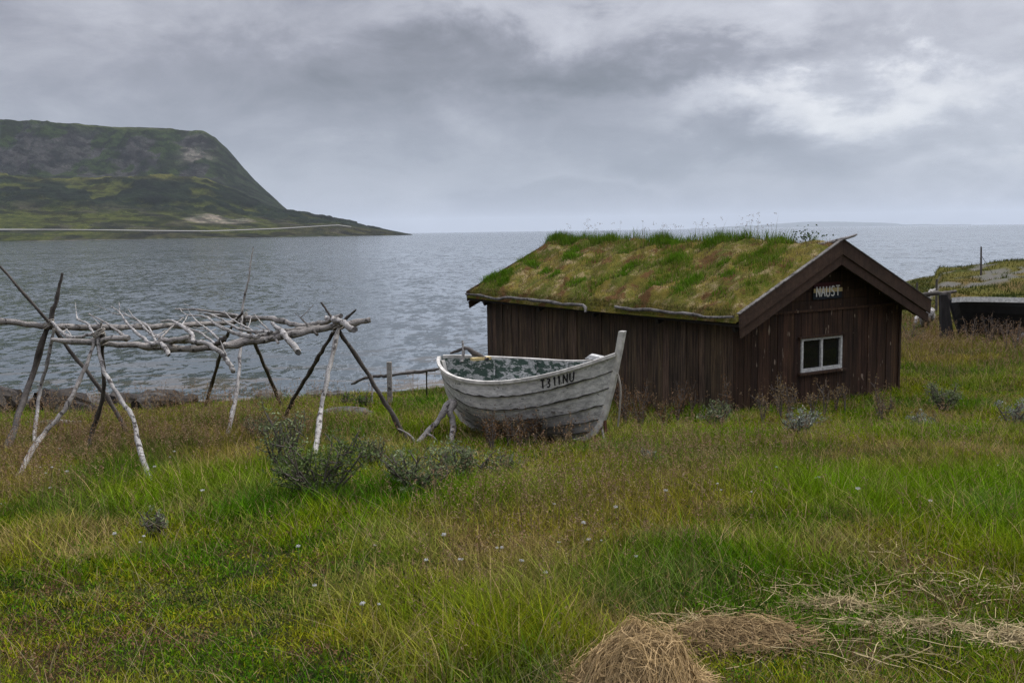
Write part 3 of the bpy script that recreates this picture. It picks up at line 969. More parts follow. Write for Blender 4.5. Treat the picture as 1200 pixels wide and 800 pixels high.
# ------------------------------------------------------------------ sign on the gable
STROKES = {
    'N': [((0, 0), (0, 1)), ((0, 1), (.7, 0)), ((.7, 0), (.7, 1))],
    'A': [((-.05, 0), (.35, 1)), ((.35, 1), (.75, 0)), ((.12, .38), (.58, .38))],
    'U': [((0, 1), (0, .2)), ((0, .2), (.18, 0)), ((.18, 0), (.5, 0)), ((.5, 0), (.66, .2)), ((.66, .2), (.66, 1))],
    'S': [((.62, .9), (.3, 1)), ((.3, 1), (.05, .8)), ((.05, .8), (.1, .58)), ((.1, .58), (.55, .42)), ((.55, .42), (.62, .18)), ((.62, .18), (.35, 0)), ((.35, 0), (0, .1))],
    'T': [((.35, 0), (.35, 1)), ((-.02, 1), (.72, 1))],
    '3': [((.02, .95), (.4, 1)), ((.4, 1), (.6, .78)), ((.6, .78), (.25, .53)), ((.25, .53), (.6, .28)), ((.6, .28), (.38, 0)), ((.38, 0), (0, .06))],
    '1': [((.3, 0), (.3, 1)), ((.3, 1), (.1, .8))],
    '-': [((.1, .5), (.5, .5))],
    'H': [((0, 0), (0, 1)), ((.66, 0), (.66, 1)), ((0, .52), (.66, .52))],
}


def build_sign():
    x0, x1, z0, z1 = 1.70, 2.41, 1.80, 2.075
    c = hut_world((x0 + x1) / 2, -.06, z0)
    sg = empty('name_sign', c, hut.rotation_euler.z, 'small dark sign reading NAUST under the roof peak', 'sign')
    w = (x1 - x0); ox = -w / 2
    b = MB(); b.box(ox, .0, 0, ox + w, .02, .135); b.build('board', M['sign_blue'], sg)
    b = MB(); b.box(ox + .02, .0, .139, ox + w - .04, .02, .275); b.build('red_board', M['sign_red'], sg)
    s = MB(); s.box(ox, -.010, .112, ox + w, -.002, .178); s.build('cream_strip', M['sign_cream'], sg)
    L = MB(); xx = ox + .06
    for ch in 'NAUST':
        for a, e in STROKES[ch]:
            pa = np.array((xx + a[0] * .12, -.014, .045 + a[1] * .165)); pe = np.array((xx + e[0] * .12, -.014, .045 + e[1] * .165))
            L.bar(pa, pe, .004, .022, up=(0, 0, 1) if abs(pa[0] - pe[0]) > 1e-4 else (1, 0, 0)) if False else L.bar(pa, pe, .022, .005, up=(0, 1, 0))
        xx += .122
    L.build('lettering', M['sign_white'], sg)
build_sign()


# ------------------------------------------------------------------ clinker boats
def boat_surface(Lb, beam, zb_bow, zb_mid, zb_st, rake_b, rake_s, bx=.8, pw=.62):
    """returns f(t, s) -> x, y(half), z; s 0 keel, 1 sheer"""
    def f(t, s):
        if t > .45: sheer = zb_mid + (zb_bow - zb_mid) * ((t - .45) / .55) ** 2.2
        else: sheer = zb_mid + (zb_st - zb_mid) * ((.45 - t) / .45) ** 2
        b = beam / 2 * max(math.sin(math.pi * min(t ** bx, 1.0)), 0) ** pw
        v = .75 * abs(2 * t - 1) ** 1.6
        ph = s * math.pi / 2
        y = b * ((1 - v) * math.sin(ph) ** .9 + v * s ** 1.15)
        zf = (1 - math.cos(ph)) * (1 - v) * 1.0 + v * s
        # slight flare keeps the top strake leaning out
        z = sheer * (.35 * s + .65 * zf)
        xb = Lb + rake_b(z); xs = rake_s(z)
        return xs + (xb - xs) * t, y, z
    return f


def add_strakes(mb, f, ns=7, nt=40, lap=.014, thick=.016, m_out=0, m_in=1, m_seam_shade=None):
    ts = [i / nt for i in range(nt + 1)]
    for side in (-1, 1):
        for k in range(ns):
            s0, s1 = k / ns, (k + 1) / ns
            rows = []
            for t in ts:
                row = []
                for (s, off) in ((s0, lap if k else 0), (s1 + (.012 if k < ns - 1 else 0), 0), ):
                    for th in (0, thick):
                        x, y, z = f(t, min(s, 1)); x2, y2, z2 = f(t, max(min(s, 1) - .04, 0))
                        # outward normal in the section plane
                        ty, tz = y - y2, z - z2
                        l = math.hypot(ty, tz) or 1
                        ny, nz = tz / l, -ty / l
                        e = min(1, 14 * (1 - t) + .12, 14 * t + .12)
                        o_ = (off - th) * e
                        row.append((x, side * max(y + ny * o_, .004), z + nz * o_))
                rows.append(row)           # out0, in0, out1, in1
            b = len(mb.v); 
            mb.v += [tuple(p) for r in rows for p in r]; mb.c += [mb.col] * (4 * len(rows))
            for i in range(nt):
                a = b + 4 * i; c = a + 4
                fo = [(a, c, c + 2, a + 2), ]
                fi = [(a + 1, a + 3, c + 3, c + 1)]
                fe = [(a, a + 1, c + 1, c), (a + 2, c + 2, c + 3, a + 3)]
                if side > 0: fo = [q[::-1] for q in fo]; fi = [q[::-1] for q in fi]; fe = [q[::-1] for q in fe]
                for q in fo + fe: mb.f.append(q); mb.mi.append(m_out)
                for q in fi: mb.f.append(q); mb.mi.append(m_in)
            if m_seam_shade is not None and k:  # strip along the lap edge: painted shadow line plus open seam
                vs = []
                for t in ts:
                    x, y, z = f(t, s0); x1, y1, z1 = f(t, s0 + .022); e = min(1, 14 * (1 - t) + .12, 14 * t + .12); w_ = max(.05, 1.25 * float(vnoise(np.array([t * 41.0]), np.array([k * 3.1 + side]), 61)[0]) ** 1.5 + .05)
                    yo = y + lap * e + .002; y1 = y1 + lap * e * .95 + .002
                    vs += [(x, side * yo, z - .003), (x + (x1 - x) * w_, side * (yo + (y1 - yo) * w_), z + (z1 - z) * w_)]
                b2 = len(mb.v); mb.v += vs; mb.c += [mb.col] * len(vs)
                for i in range(nt): mb.f.append((b2 + 2 * i, b2 + 2 * i + 2, b2 + 2 * i + 3, b2 + 2 * i + 1)); mb.mi.append(m_seam_shade)


def build_white_boat():
    stern = np.array([-.977, 14.665]); bow = np.array([1.415, 12.406])
    ax = bow - stern; L = np.linalg.norm(ax); ang = math.atan2(ax[1], ax[0])
    bt = empty('white_rowing_boat', (stern[0], stern[1], 1.148), ang, 'weathered white clinker rowing boat with peeling green inside, resting in the grass', 'boat')
    bt.rotation_euler = (R(5.4), R(-1.44), ang)
    rb = lambda z: -.60 + .60 * (1 - (1 - min(z / 1.25, 1.15)) ** 2.2 if z < 1.25 else 1) if z < 1.25 else 0.0
    def rb(z):
        return float(np.interp(z, [0, .06, .15, .3, .5, .8, 1.1, 1.5], [-.95, -.70, -.50, -.34, -.24, -.115, -.014, .127]))
    rs = lambda z: float(np.interp(z, [0, .1, .25, .5, .9], [.55, .34, .22, .10, .0]))
    f = boat_surface(L, 1.43, 1.256, .912, 1.036, rb, rs, .887, .875)
    mb = MB(); add_strakes(mb, f, 6, 60, .018, .016, m_seam_shade=2)
    mb.build('hull', [M['hull'], M['hull_in'], M['seam_shade']], bt)
    # gunwale rails
    for side in (-1, 1):
        g = MB()
        pts = []
        for i in range(41):
            t = i / 40 * .985 + .005
            x, y, z = f(t, 1.0); pts.append(np.array((x, side * (y + .008), z)))
        for i in range(40):
            a, b = pts[i], pts[i + 1]
            d = b - a; d /= np.linalg.norm(d); u = np.cross(d, (0, 0, 1)); u /= np.linalg.norm(u)
            if i == 0: u0 = u
            def ringp(p, u): return [p - u * .022 + np.array((0, 0, -.022)), p + u * .022 + np.array((0, 0, -.022)), p + u * .022 + np.array((0, 0, .018)), p - u * .022 + np.array((0, 0, .018))]
            g.hexa(ringp(a, u0), ringp(b, u)); u0 = u
        g.build('gunwale', M['white_rim'], bt)
        # second rubbing strake line
    # stem: from the forefoot up past the sheer
    st = MB()
    zz = [0.0, .04, .10, .18, .3, .5, .8, 1.1, 1.3, 1.53]
    inner = [(L + rb(z) - .055, z) for z in zz]; outer = [(L + rb(z) + .028, max(z - .05 * max(0, 1 - z / .4), -.05)) for z in zz]
    for i in range(len(zz) - 1):
        w = .032
        (ia, iz), (oa, oz) = inner[i], outer[i]; (ib, izb), (ob, ozb) = inner[i + 1], outer[i + 1]
        st.hexa([(ia, -w, iz), (oa, -w * .8, oz), (oa, w * .8, oz), (ia, w, iz)], [(ib, -w, izb), (ob, -w * .8, ozb), (ob, w * .8, ozb), (ib, w, izb)])
    st.build('stem', M['white_rim'], bt)
    k = MB(); k.box(.5, -.03, -.075, L - .93, .03, .01); k.build('keel', M['grey_wood'], bt)
    sp = MB()
    for z0, z1 in ((0, .1), (.1, .25), (.25, .5), (.5, .98)):
        a, b = rs(z0), rs(z1)
        sp.hexa([(a - .04, -.025, z0), (a + .06, -.03, z0), (a + .06, .03, z0), (a - .04, .025, z0)], [(b - .04, -.025, z1), (b + .06, -.03, z1), (b + .06, .03, z1), (b - .04, .025, z1)])
    sp.build('stern_post', M['white_rim'], bt)
    for t in (.32, .55, .76):
        x, y, z = f(t, .58); th = MB(); th.box(x - .10, -y + .02, z - .02, x + .10, y - .02, z + .01); th.build('thwart', M['grey_wood'], bt)
    for t in (.2, .4, .6, .8):
        rbm = MB()
        for side in (-1, 1):
            q = []
            for i in range(9):
                x, y, z = f(t, .05 + .93 * i / 8); q.append((x, side * max(y - .035, 0), z + .02))
            rbm.tube(q, .016, 5, 1, 0)
        rbm.build('rib', M['hull_in'], bt)
    # worn registration letters painted on the top strake (camera side is y < 0)
    lt = MB()
    rows = [('T', 0), ('3', 1), ('1', 2.0), ('1', 2.7), ('N', 3.6), ('U', 4.6)]
    def on_hull(t, s):
        x, y, z = f(t, s); return np.array((x, -(y + .012), z - .0))
    for ch, k in rows:
        t0 = .7487 + k * .0225
        for a, e in STROKES[ch]:
            if False: continue
            n = 3
            for j in range(n):
                u0 = j / n; u1 = (j + 1) / n
                qa = (t0 + (a[0] + (e[0] - a[0]) * u0) * .019, .868 + (a[1] + (e[1] - a[1]) * u0) * .090)
                qb = (t0 + (a[0] + (e[0] - a[0]) * u1) * .019, .868 + (a[1] + (e[1] - a[1]) * u1) * .090)
                lt.bar(on_hull(*qa), on_hull(*qb), .020, .008, up=(0, 1, .1))
    lt.build('registration_letters', M['letter'], bt)
    ro = MB(); x = L + rb(.95) + .05
    ro.tube([(x, 0, .98), (x + .03, -.01, .8), (x + .0, -.02, .55), (x - .06, -.01, .3)], .012, 6, 5, .1); ro.build('bow_rope', M['rope'], bt, True)
    br = MB(); br.box(L + rb(.3) + .046, -.026, .20, L + rb(.3) + .06, .026, .36); br.build('iron_strap', M['rust'], bt)
    cl = MB(); x, y, z = f(.80, 1.0)
    cl.hexa([(x - .16, y - .04, z + .02), (x + .16, y - .09, z + .02), (x + .16, y + .03, z + .02), (x - .16, y + .06, z + .02)], [(x - .08, y - .03, z + .07), (x + .13, y - .07, z + .06), (x + .13, y + .01, z + .06), (x - .08, y + .03, z + .08)])
    cl.build('bow_cleat', M['white_paint'], bt)
    return bt, f
white_boat, boat_f = build_white_boat()
BOAT_M = Matrix.Translation(white_boat.location) @ white_boat.rotation_euler.to_matrix().to_4x4()


def single(name, mb, mat, label, cat, group=None, smooth=True):
    """one-mesh thing given in world coordinates: origin moved to its base"""
    v = np.array(mb.v); c = np.array([v[:, 0].mean(), v[:, 1].mean(), v[:, 2].min()])
    mb.v = [tuple(p - c) for p in v]
    o = mb.build(name, mat, None, smooth); o.location = c
    return tag(o, label, cat, group)


def build_boat_props():
    def bw(x, y, z): return np.array(BOAT_M @ Vector((x, y, z)))
    mb = MB(); mb.tube([P(528, 414, 14.62), P(545, 408, 14.5), P(556, 414, 14.4), P(571, 421, 14.3)], [.015, .026, .036, .03], 8, 4, .25, 3)
    single('driftwood_piece', mb, M['dark_wood'], 'dark crooked driftwood lying across the stern of the white boat', 'driftwood')
    mb = MB(); mb.tube([P(541, 424, 14.45), P(543, 410, 14.5), P(542, 399, 14.55)], [.022, .02, .014], 7, 4, .2, 8)
    single('driftwood_stub', mb, M['pale_wood'], 'short pale stub sticking up out of the boat at the stern', 'driftwood')
    mb = MB(); mb.bar(P(553, 421, 14.25), P(574, 419, 14.4), .10, .04)
    single('wood_offcut', mb, M['sign_cream'], 'yellowish board end inside the boat beside the hut corner', 'board', None, False)
    # props holding the hull
    g1 = G(528, 520, -.08); g2 = G(495, 530, -.08)
    a = P(532, 470, 13.5)
    pr = empty('forked_prop', (g1[0], g1[1], g1[2] + .08), 0, 'forked grey driftwood prop leaning against the stern of the white boat', 'driftwood prop')
    mb = MB(); mb.tube([g1, P(531, 498, 13.35), P(528, 482, 13.4), a], [.035, .042, .046, .052], 9, 4, .14, 2); mb.build('upright', M['grey_wood'], pr, True, True)
    mb = MB(); mb.tube([P(470, 540, 12.7), P(497, 510, 13.1), P(515, 490, 13.3), P(524, 474, 13.45), a], [.022, .032, .036, .038, .038], 8, 4, .14, 4); mb.build('slanting_limb', M['grey_wood'], pr, True, True)
    for pts in ([P(500, 508, 13.1), P(512, 516, 13.0), P(515, 532, 12.9)], [P(488, 520, 13), P(478, 508, 13.1), P(466, 502, 13.2)]):
        mb = MB(); mb.tube(pts, [.016, .013, .008], 6, 3, .2, 5); mb.build('twig', M['grey_wood'], pr, True, True)
    g = G(712, 525, -.05); mb = MB(); mb.tube([g, P(706, 505, 12.62), P(704, 492, 12.68)], [.018, .016, .014], 6, 3, .1, 6)
    single('prop_stick', mb, M['grey_wood'], 'thin grey stick propping the bow of the white boat', 'stick')
build_boat_props()


def build_black_boat():
    a = P(1112, 375, 26.2); b = np.array([16.4, 25.0])
    ax = b - a[:2]; L = np.linalg.norm(ax); ang = math.atan2(ax[1], ax[0])
    z0 = float(gnd(13.5, 25.6)) + .10
    bt = empty('black_boat', (a[0], a[1], z0), ang, 'black wooden boat with a white rail, drawn up on land right of the boathouse', 'boat')
    bt.rotation_euler = (R(-10), 0, ang)
    rb = lambda z: float(np.interp(z, [0, .3, .9], [-.5, -.2, 0]))
    rs = lambda z: float(np.interp(z, [0, .1, .8, 1.2], [.30, .26, .05, 0]))
    f = boat_surface(L, 1.7, 1.15, .86, .93, rb, rs, .62, .6)
    mb = MB(); add_strakes(mb, f, 6, 36); mb.build('hull', [M['black_paint'], M['black_wood']], bt)
    for side in (-1, 1):
        g = MB(); pts = []
        for i in range(37):
            t = i / 36 * .99 + .005
            x, y, z = f(t, 1.0); pts.append(np.array((x, side * (y + .012), z - .03)))
        for i in range(36):
            g.bar(pts[i], pts[i + 1], .05, .13)
        g.build('rail', M['white_paint'], bt)
    s = MB(); s.bar((.28, 0, -.02), (.0, 0, .96), .05, .05, up=(1, 0, .3)); s.build('stern_post', M['black_wood'], bt)
    # timber post in front of its end
    g = G(1111, 403, -.1)
    p = MB(); Y = g[1]
    def rect(px0, px1, py):
        A = P(px0, py, Y); B = P(px1, py, Y); return [A, B, B + np.array((0, .16, 0)), A + np.array((0, .16, 0))]
    secs = [rect(1104, 1121, 405), rect(1104, 1117, 385), rect(1103.5, 1113, 362), rect(1103, 1111, 345)]
    for i in range(3): p.hexa(secs[i], secs[i + 1])
    single('mooring_post', p, M['black_wood'], 'thick black timber post flaring at its foot beside the black boat', 'post', None, False)
build_black_boat()


# ------------------------------------------------------------------ drying rack
def W(pts): return [P(*p) for p in pts]


def build_rack():
    base = G(230, 500)
    rk = empty('drying_rack', base, 0, 'rickety fish drying rack of lashed driftwood poles by the water', 'drying rack')
    def foot(px, py): g = G(px, py); return g - np.array((0, 0, .12))
    def pole(name, pts, rad, mat, seed):
        mb = MB(); mb.tube(pts, [q * .58 for q in rad], 9, 6, .19, seed)
        mb.build(name, M[mat], rk, True, True)
    pole('leg', [foot(2, 532), P(32, 455, 13.9), P(57, 380, 14.0), P(66, 350, 14.0), P(73, 320, 14.0)], [.075, .07, .06, .045, .03], 'dark_wood', 1)
    pole('leg', [foot(156, 512), P(125, 465, 14.2), P(75, 402, 14.05), P(57, 378, 13.9), P(0, 313, 13.6), P(-40, 275, 13.4)], [.06, .055, .045, .038, .03, .02], 'dark_wood', 2)
    pole('leg', [foot(37, 530), P(45, 470, 14.0), P(55, 425, 14.0), P(63, 385, 13.9)], [.05, .045, .04, .035], 'pale_wood', 3)
    pole('leg', [foot(6, 571), P(45, 516, 11.2), P(75, 480, 11.5), P(100, 430, 11.8), P(112, 395, 12.0), P(119, 378, 12.0)], [.05, .05, .045, .035, .03, .022], 'grey_wood', 4)
    pole('leg', [foot(185, 577), P(165, 530, 10.9), P(155, 490, 11.3), P(140, 465, 11.5), P(120, 430, 11.8), P(113, 390, 12.05)], [.055, .05, .045, .04, .035, .03], 'pale_wood', 5)
    pole('leg', [foot(98, 532), P(108, 505, 12.6), P(120, 468, 12.4), P(121, 430, 12.2), P(119, 385, 12.0)], [.045, .045, .042, .038, .035], 'dark_wood', 6)
    pole('leg', [foot(364, 557), P(375, 490, 12.1), P(385, 435, 12.6), P(397, 382, 13.0)], [.055, .055, .05, .04], 'pale_wood', 7)
    pole('leg', [foot(328, 498), P(338, 480, 15.0), P(360, 440, 14.0), P(377, 412, 13.3), P(395, 384, 13.05), P(417, 363, 12.8)], [.05, .05, .045, .042, .035, .02], 'dark_wood', 8)
    pole('leg', [foot(480, 516), P(468, 500, 13.3), P(432, 440, 13.2), P(398, 388, 13.05), P(387, 370, 13.05), P(376, 354, 13.05)], [.06, .058, .052, .04, .028, .018], 'dark_wood', 9)
    pole('leg', [foot(262, 517), P(277, 460, 14.4), P(282, 400, 15.4), P(284, 360, 15.8), P(291, 328, 15.8), P(294, 305, 15.8), P(297, 289, 15.8)], [.05, .045, .04, .032, .025, .018, .010], 'pale_wood', 10)
    pole('leg', [foot(333, 477), P(315, 440, 17.3), P(300, 406, 16.3), P(283, 373, 15.8)], [.055, .055, .05, .04], 'dark_wood', 11)
    pole('leg', [foot(238, 477), P(254, 430, 17.2), P(263, 400, 16.3), P(272, 382, 15.8), P(284, 366, 15.4)], [.05, .048, .04, .034, .03], 'dark_wood', 12)
    pole('rail', W([(-60, 367, 13.6), (0, 376, 13.8), (60, 383, 14.0), (130, 383.5, 14.4), (200, 382, 15.0), (262, 378, 15.6), (300, 374, 15.9)]), [.065, .07, .072, .075, .07, .065, .05], 'grey_wood', 13)
    pole('rail', W([(60, 398, 12.0), (110, 402, 12.05), (170, 405, 12.2), (230, 408, 12.4), (285, 402, 12.6), (335, 393, 12.8), (390, 383, 13.0), (434, 375, 13.1)]), [.045, .055, .07, .078, .075, .072, .07, .06], 'grey_wood', 14)
    pole('rail', W([(240, 368, 16.4), (282, 372, 15.9), (320, 374, 15.0), (350, 381, 14.2), (375, 379, 13.4), (400, 370, 13.0)]), [.03, .055, .065, .062, .06, .045], 'grey_wood', 15)
    pole('rail', W([(205, 362, 16.4), (232, 363, 16.3), (262, 367, 16.1), (288, 372, 15.8)]), [.02, .03, .035, .04], 'grey_wood', 16)
    for px, py, Y, r in ((57, 380, 13.95, .075), (116, 391, 12.03, .07), (396, 383, 13.03, .085), (284, 371, 15.8, .08), (119, 402, 12.05, .06)):
        c = P(px, py, Y); mb = MB(); pts = []
        rr_ = random.Random(px)
        for i in range(26):
            a = i * 1.05; pts.append(c + np.array((math.cos(a) * r * rr_.uniform(.9, 1.1), math.sin(a) * r * .9, (i / 25 - .5) * .09 + rr_.uniform(-.012, .012) + .03 * math.cos(a))))
        pts.append(pts[-1] + np.array((.02, -.02, -.09))); mb.tube(pts, .0075, 5, 2, .1, px); mb.build('lashing', M['rope'], rk, True, True)
    gr = 'bleached branches laid across the drying rack'
    br = [
        ('short crooked bleached branch beside the leftmost crossed rack poles', [(60, 376, 14), (72, 389, 13.2), (83, 395, 12.6), (108, 392, 12.2)], [.03, .035, .032, .03], 'pale_wood'),
        ('forked thin branch curling upward above the front rack tripod', [(89, 365, 14.8), (91, 374, 14.3), (102, 379, 13.6), (107, 387, 12.9), (116, 396, 12.2)], [.012, .018, .022, .026, .03], 'pale_wood'),
        ('straight slender branch slanting to a sawn grey end on the rack', [(104, 368, 15), (122, 377, 14.2), (136, 387, 13.2), (150, 396, 12.2)], [.012, .018, .026, .045], 'grey_wood'),
        ('long white branch with a dark sawn end drooping below the front rail', [(130, 359, 16), (140, 366, 15.2), (148, 378, 14.2), (161, 391, 13), (177, 402, 12.2), (190, 404, 11.9), (198, 416, 11.7)], [.012, .018, .024, .03, .036, .04, .042], 'pale_wood'),
        ('wavy thin bleached branch bowing over the middle of the rack', [(132, 367, 15.8), (150, 370, 15.2), (162, 376, 14.6), (173, 388, 13.4), (196, 398, 12.3)], [.012, .018, .02, .026, .03], 'pale_wood'),
        ('thick hooked white branch bending down at mid rack', [(188, 376, 15.2), (202, 376, 14.6), (212, 382, 13.8), (224, 390, 12.9), (226, 402, 12.2)], [.016, .026, .034, .042, .045], 'pale_wood'),
        ('fine bare twig running down to the front rail at mid rack', [(215, 382, 14.6), (236, 391, 13.4), (253, 403, 12.3)], [.014, .02, .026], 'pale_wood'),
        ('long kinked branch with a high forked tip, right half of the rack', [(210, 361, 16.2), (219, 369, 15.6), (240, 371, 15.2), (256, 382, 14), (277, 391, 13), (303, 395, 12.4)], [.010, .016, .022, .03, .036, .042], 'pale_wood'),
        ('smooth pale branch lying next to the kinked one on the rack', [(235, 366, 16.2), (252, 370, 15.6), (270, 380, 14.4), (286, 387, 13.4), (318, 389, 12.7)], [.012, .02, .026, .03, .035], 'pale_wood'),
        ('biggest white branch arching low in front of the rack', [(198, 400, 12.3), (232, 401, 12.1), (252, 408, 11.9), (265, 420, 11.75), (271, 431, 11.7), (274, 436, 11.7)], [.03, .042, .046, .044, .042, .04], 'pale_wood'),
        ('stout short white log pointing down over the right front rail', [(318, 378, 14), (327, 386, 12.8), (336, 396, 12.5), (349, 413, 12.3)], [.03, .05, .06, .065], 'pale_wood'),
        ('white knobbly log capping the right end of the rack', [(382, 372, 13.6), (391, 375, 13.0), (402, 379, 12.8), (415, 386, 12.6)], [.04, .055, .065, .065], 'pale_wood'),
        ('grey sawn log lying along the front rail at its left', [(98, 400, 12.3), (122, 398, 12.0), (151, 396, 11.9)], [.04, .05, .055], 'grey_wood'),
        ('grey log along the front rail at the rack centre', [(176, 402, 12.3), (200, 399, 12.2), (222, 395.5, 12.1)], [.03, .045, .05], 'grey_wood'),
        ('slender grey pole doubled along the front rail towards the right end', [(268, 402, 12.6), (300, 394, 12.7), (335, 388, 12.9), (375, 382, 13.1)], [.035, .04, .045, .04], 'grey_wood'),
        ('dark stub tilted up against the front rail', [(246, 407, 12.4), (256, 402, 12.2), (264, 396, 12.1)], [.035, .045, .05], 'dark_wood'),
    ]
    br += [
        ('hair-thin bare twig rising between the two left rack tripods', [(108, 371, 15), (116, 380, 14.2), (122, 390, 13), (126, 401, 12.2)], [.008, .012, .016, .02], 'pale_wood'),
        ('thin kinked stick crossing the left third of the rack', [(150, 362, 15.6), (158, 373, 14.8), (172, 381, 14), (180, 394, 12.8), (186, 406, 12.1)], [.010, .014, .02, .024, .026], 'pale_wood'),
        ('slim grey stick slanting the opposite way across the rack middle', [(215, 372, 15.4), (200, 384, 14), (186, 398, 12.4)], [.012, .018, .024], 'grey_wood'),
        ('thin pale stick ending over the biggest arching branch', [(222, 366, 15.8), (232, 378, 14.6), (244, 386, 13.6), (262, 404, 12.3)], [.010, .015, .02, .026], 'pale_wood'),
        ('slender bent twig near the tall white upright pole', [(262, 364, 16), (272, 374, 15), (290, 384, 13.8), (312, 398, 12.6)], [.010, .015, .022, .028], 'pale_wood'),
        ('short dark twig lying over the rack left of the right tripod', [(352, 372, 13.8), (362, 382, 13.1), (372, 392, 12.7)], [.014, .022, .028], 'dark_wood'),
        ('wispy forked stick over the rails right of centre', [(298, 368, 15.6), (306, 378, 14.6), (316, 388, 13.4), (326, 402, 12.5)], [.010, .014, .02, .024], 'grey_wood'),
    ]
    for i, (lab, pts, rad, m) in enumerate(br):
        rad = [q * .64 for q in rad]; mb = MB(); mb.tube(W(pts), rad, 8, 6, .24, 40 + i)
        # side twigs
        r_ = random.Random(i)
        if (m == 'pale_wood' and i < 10) or i > 15:
            for _ in range(2):
                k = r_.randint(0, len(pts) - 2); a = P(*pts[k]); d = P(*pts[k]) - P(*pts[k + 1]); d /= np.linalg.norm(d)
                s = np.array((r_.uniform(-.8, .8), r_.uniform(-.3, .5), r_.uniform(-.1, .5)))
                mb.tube([a, a + (d * .6 + s) * .12, a + (d * 1.2 + s * 1.3) * .22], [rad[k] * .7, rad[k] * .5, .005], 6, 3, .15, i)
        single('bleached_branch', mb, M[m], lab, 'branch', gr)
build_rack()


def build_shore_bits():
    # post and pole between the rack and the boat
    g = G(457, 474, -.1); Y = g[1]
    p = MB(); t = P(456, 424, Y)
    p.bar(g, t, .085, .085, up=(0, 1, 0)); single('square_post', p, M['grey_wood'], 'square grey post standing in the grass left of the white boat', 'post', None, False)
    mb = MB(); mb.tube(W([(412, 450, 19.5), (425, 444, 19.2), (440, 441, 18.9), (457, 440, 18.6), (480, 437, 18.2), (514, 432, 17.6)]), [.018, .03, .03, .028, .026, .02], 8, 5, .24, 3)
    mb.tube([P(436, 440, 18.9), G(436, 478) - np.array((0, 0, .1))], [.014, .016], 7, 4, .1, 1)
    mb.tube([P(500, 434, 17.9), G(500, 470) - np.array((0, 0, .1))], [.014, .016], 7, 4, .1, 1)
    single('driftwood_rail', mb, M['dark_wood'], 'dark knotty driftwood rail running past the square grey post', 'driftwood')
    # driftwood logs and stones on the bank, left
    logs = [('broken brown log end at the very left of the bank', (-25, 492), (14, 484), .24, 'dark_wood'), ('dark split log between the left rack legs', (48, 484), (97, 479), .21, 'dark_wood'), ('thick rotting log on the bank below the rack', (70, 491), (112, 488), .12, 'dark_wood'),
            ('weathered dark log on the bank under the rack centre', (160, 482), (228, 473), .12, 'dark_wood'), ('long dark log at the water edge under the rack', (128, 478), (240, 470), .16, 'dark_wood'), ('thin grey driftwood pole lying on the bank at left', (20, 500), (95, 497), .03, 'grey_wood'), ('short curved driftwood limb on the bank under the rack', (55, 501), (80, 499), .05, 'grey_wood')]
    for i, (lab, a, b, r, m) in enumerate(logs):
        A = G(*a); B = G(*b); A[2] += r * .7; B[2] += r * .7; mid = (A + B) / 2 + np.array((0, random.uniform(-.1, .1), .04))
        mid[2] = max(mid[2], float(gnd(mid[0], mid[1])) + r * .6)
        mb = MB(); mb.tube([A, mid, B], [r, r * 1.05, r * .85], 11, 9, .22, 70 + i)
        single('driftwood_log', mb, M['rot_wood' if m == 'dark_wood' else m], lab, 'log', 'driftwood logs on the bank', m != 'dark_wood')
    # stones
    def stone_mesh(seed, name='shore_stone'):
        r_ = np.random.default_rng(seed)
        import bmesh
        bm = bmesh.new(); bmesh.ops.create_icosphere(bm, subdivisions=3, radius=1.0)
        off = r_.normal(size=3) * 5
        for v in bm.verts:
            c = np.array(v.co)
            n = fbm(np.array([c[0] * 1.1 + off[0]]), np.array([c[1] * 1.1 + c[2] * 1.3 + off[1]]), seed, 4)[0]
            s = .65 + .75 * n
            v.co = Vector((c[0] * s * 1.25, c[1] * s, max(c[2] * s * .62, -.35)))
        me = bpy.data.meshes.new(name); bm.to_mesh(me); bm.free()
        for p in me.polygons: p.use_smooth = False
        me.materials.append(M['rock'])
        return me
    ms = [stone_mesh(i) for i in range(5)]
    r_ = random.Random(5)
    spots = []
    for k in range(110):
        x = r_.uniform(-14, -3.6); y = float(np.interp(x, [s[0] for s in SHORE], [s[1] for s in SHORE])) - r_.uniform(.2, 2.6)
        spots.append((x, y, r_.choice([.07, .09, .12, .16, .22, .28])))
    for i, (x, y, s) in enumerate(spots):
        o = bpy.data.objects.new('shore_stone', ms[i % 5]); COL.objects.link(o)
        o.location = (x, y, float(gnd(x, y)) + s * .15); o.scale = (s, s, s); o.rotation_euler = (0, 0, r_.uniform(0, 6.28))
        tag(o, 'small grey stone on the bank along the water', 'stone', 'stones on the bank')
    g = G(407, 487); o = bpy.data.objects.new('boulder', stone_mesh(9, 'boulder')); COL.objects.link(o); o.location = (g[0], g[1], g[2]); o.scale = (.38, .26, .26)
    tag(o, 'low dark boulder in the grass left of the square post', 'boulder')
    # right hand side: things beyond the hut
    def rp(*a): return P(*a)
    mb = MB(); mb.tube([P(1062, 352, 31), P(1085, 345, 31), P(1108, 343, 31), P(1120, 341, 31.2)], [.05, .07, .06, .05], 8, 4, .15, 1)
    mb.tube([P(1082, 347, 31.1), G(1083, 372) - np.array((0, 0, .1))], [.05, .06], 7, 3, .1, 2); mb.tube([P(1112, 342, 31), P(1112, 372, 31) - np.array((0, 0, .2))], [.05, .06], 7, 3, .1, 3)
    single('driftwood_beam', mb, M['dark_wood'], 'grey driftwood beam raised behind the black post', 'driftwood')
    mb = MB(); mb.tube([P(1082, 349, 33), P(1092, 342, 33.2), P(1096, 339, 33.3)], [.06, .07, .04], 8, 3, .2, 5); mb.tube([P(1088, 345, 33.1), P(1089, 365, 33)], [.05, .05], 7, 3, .1, 3)
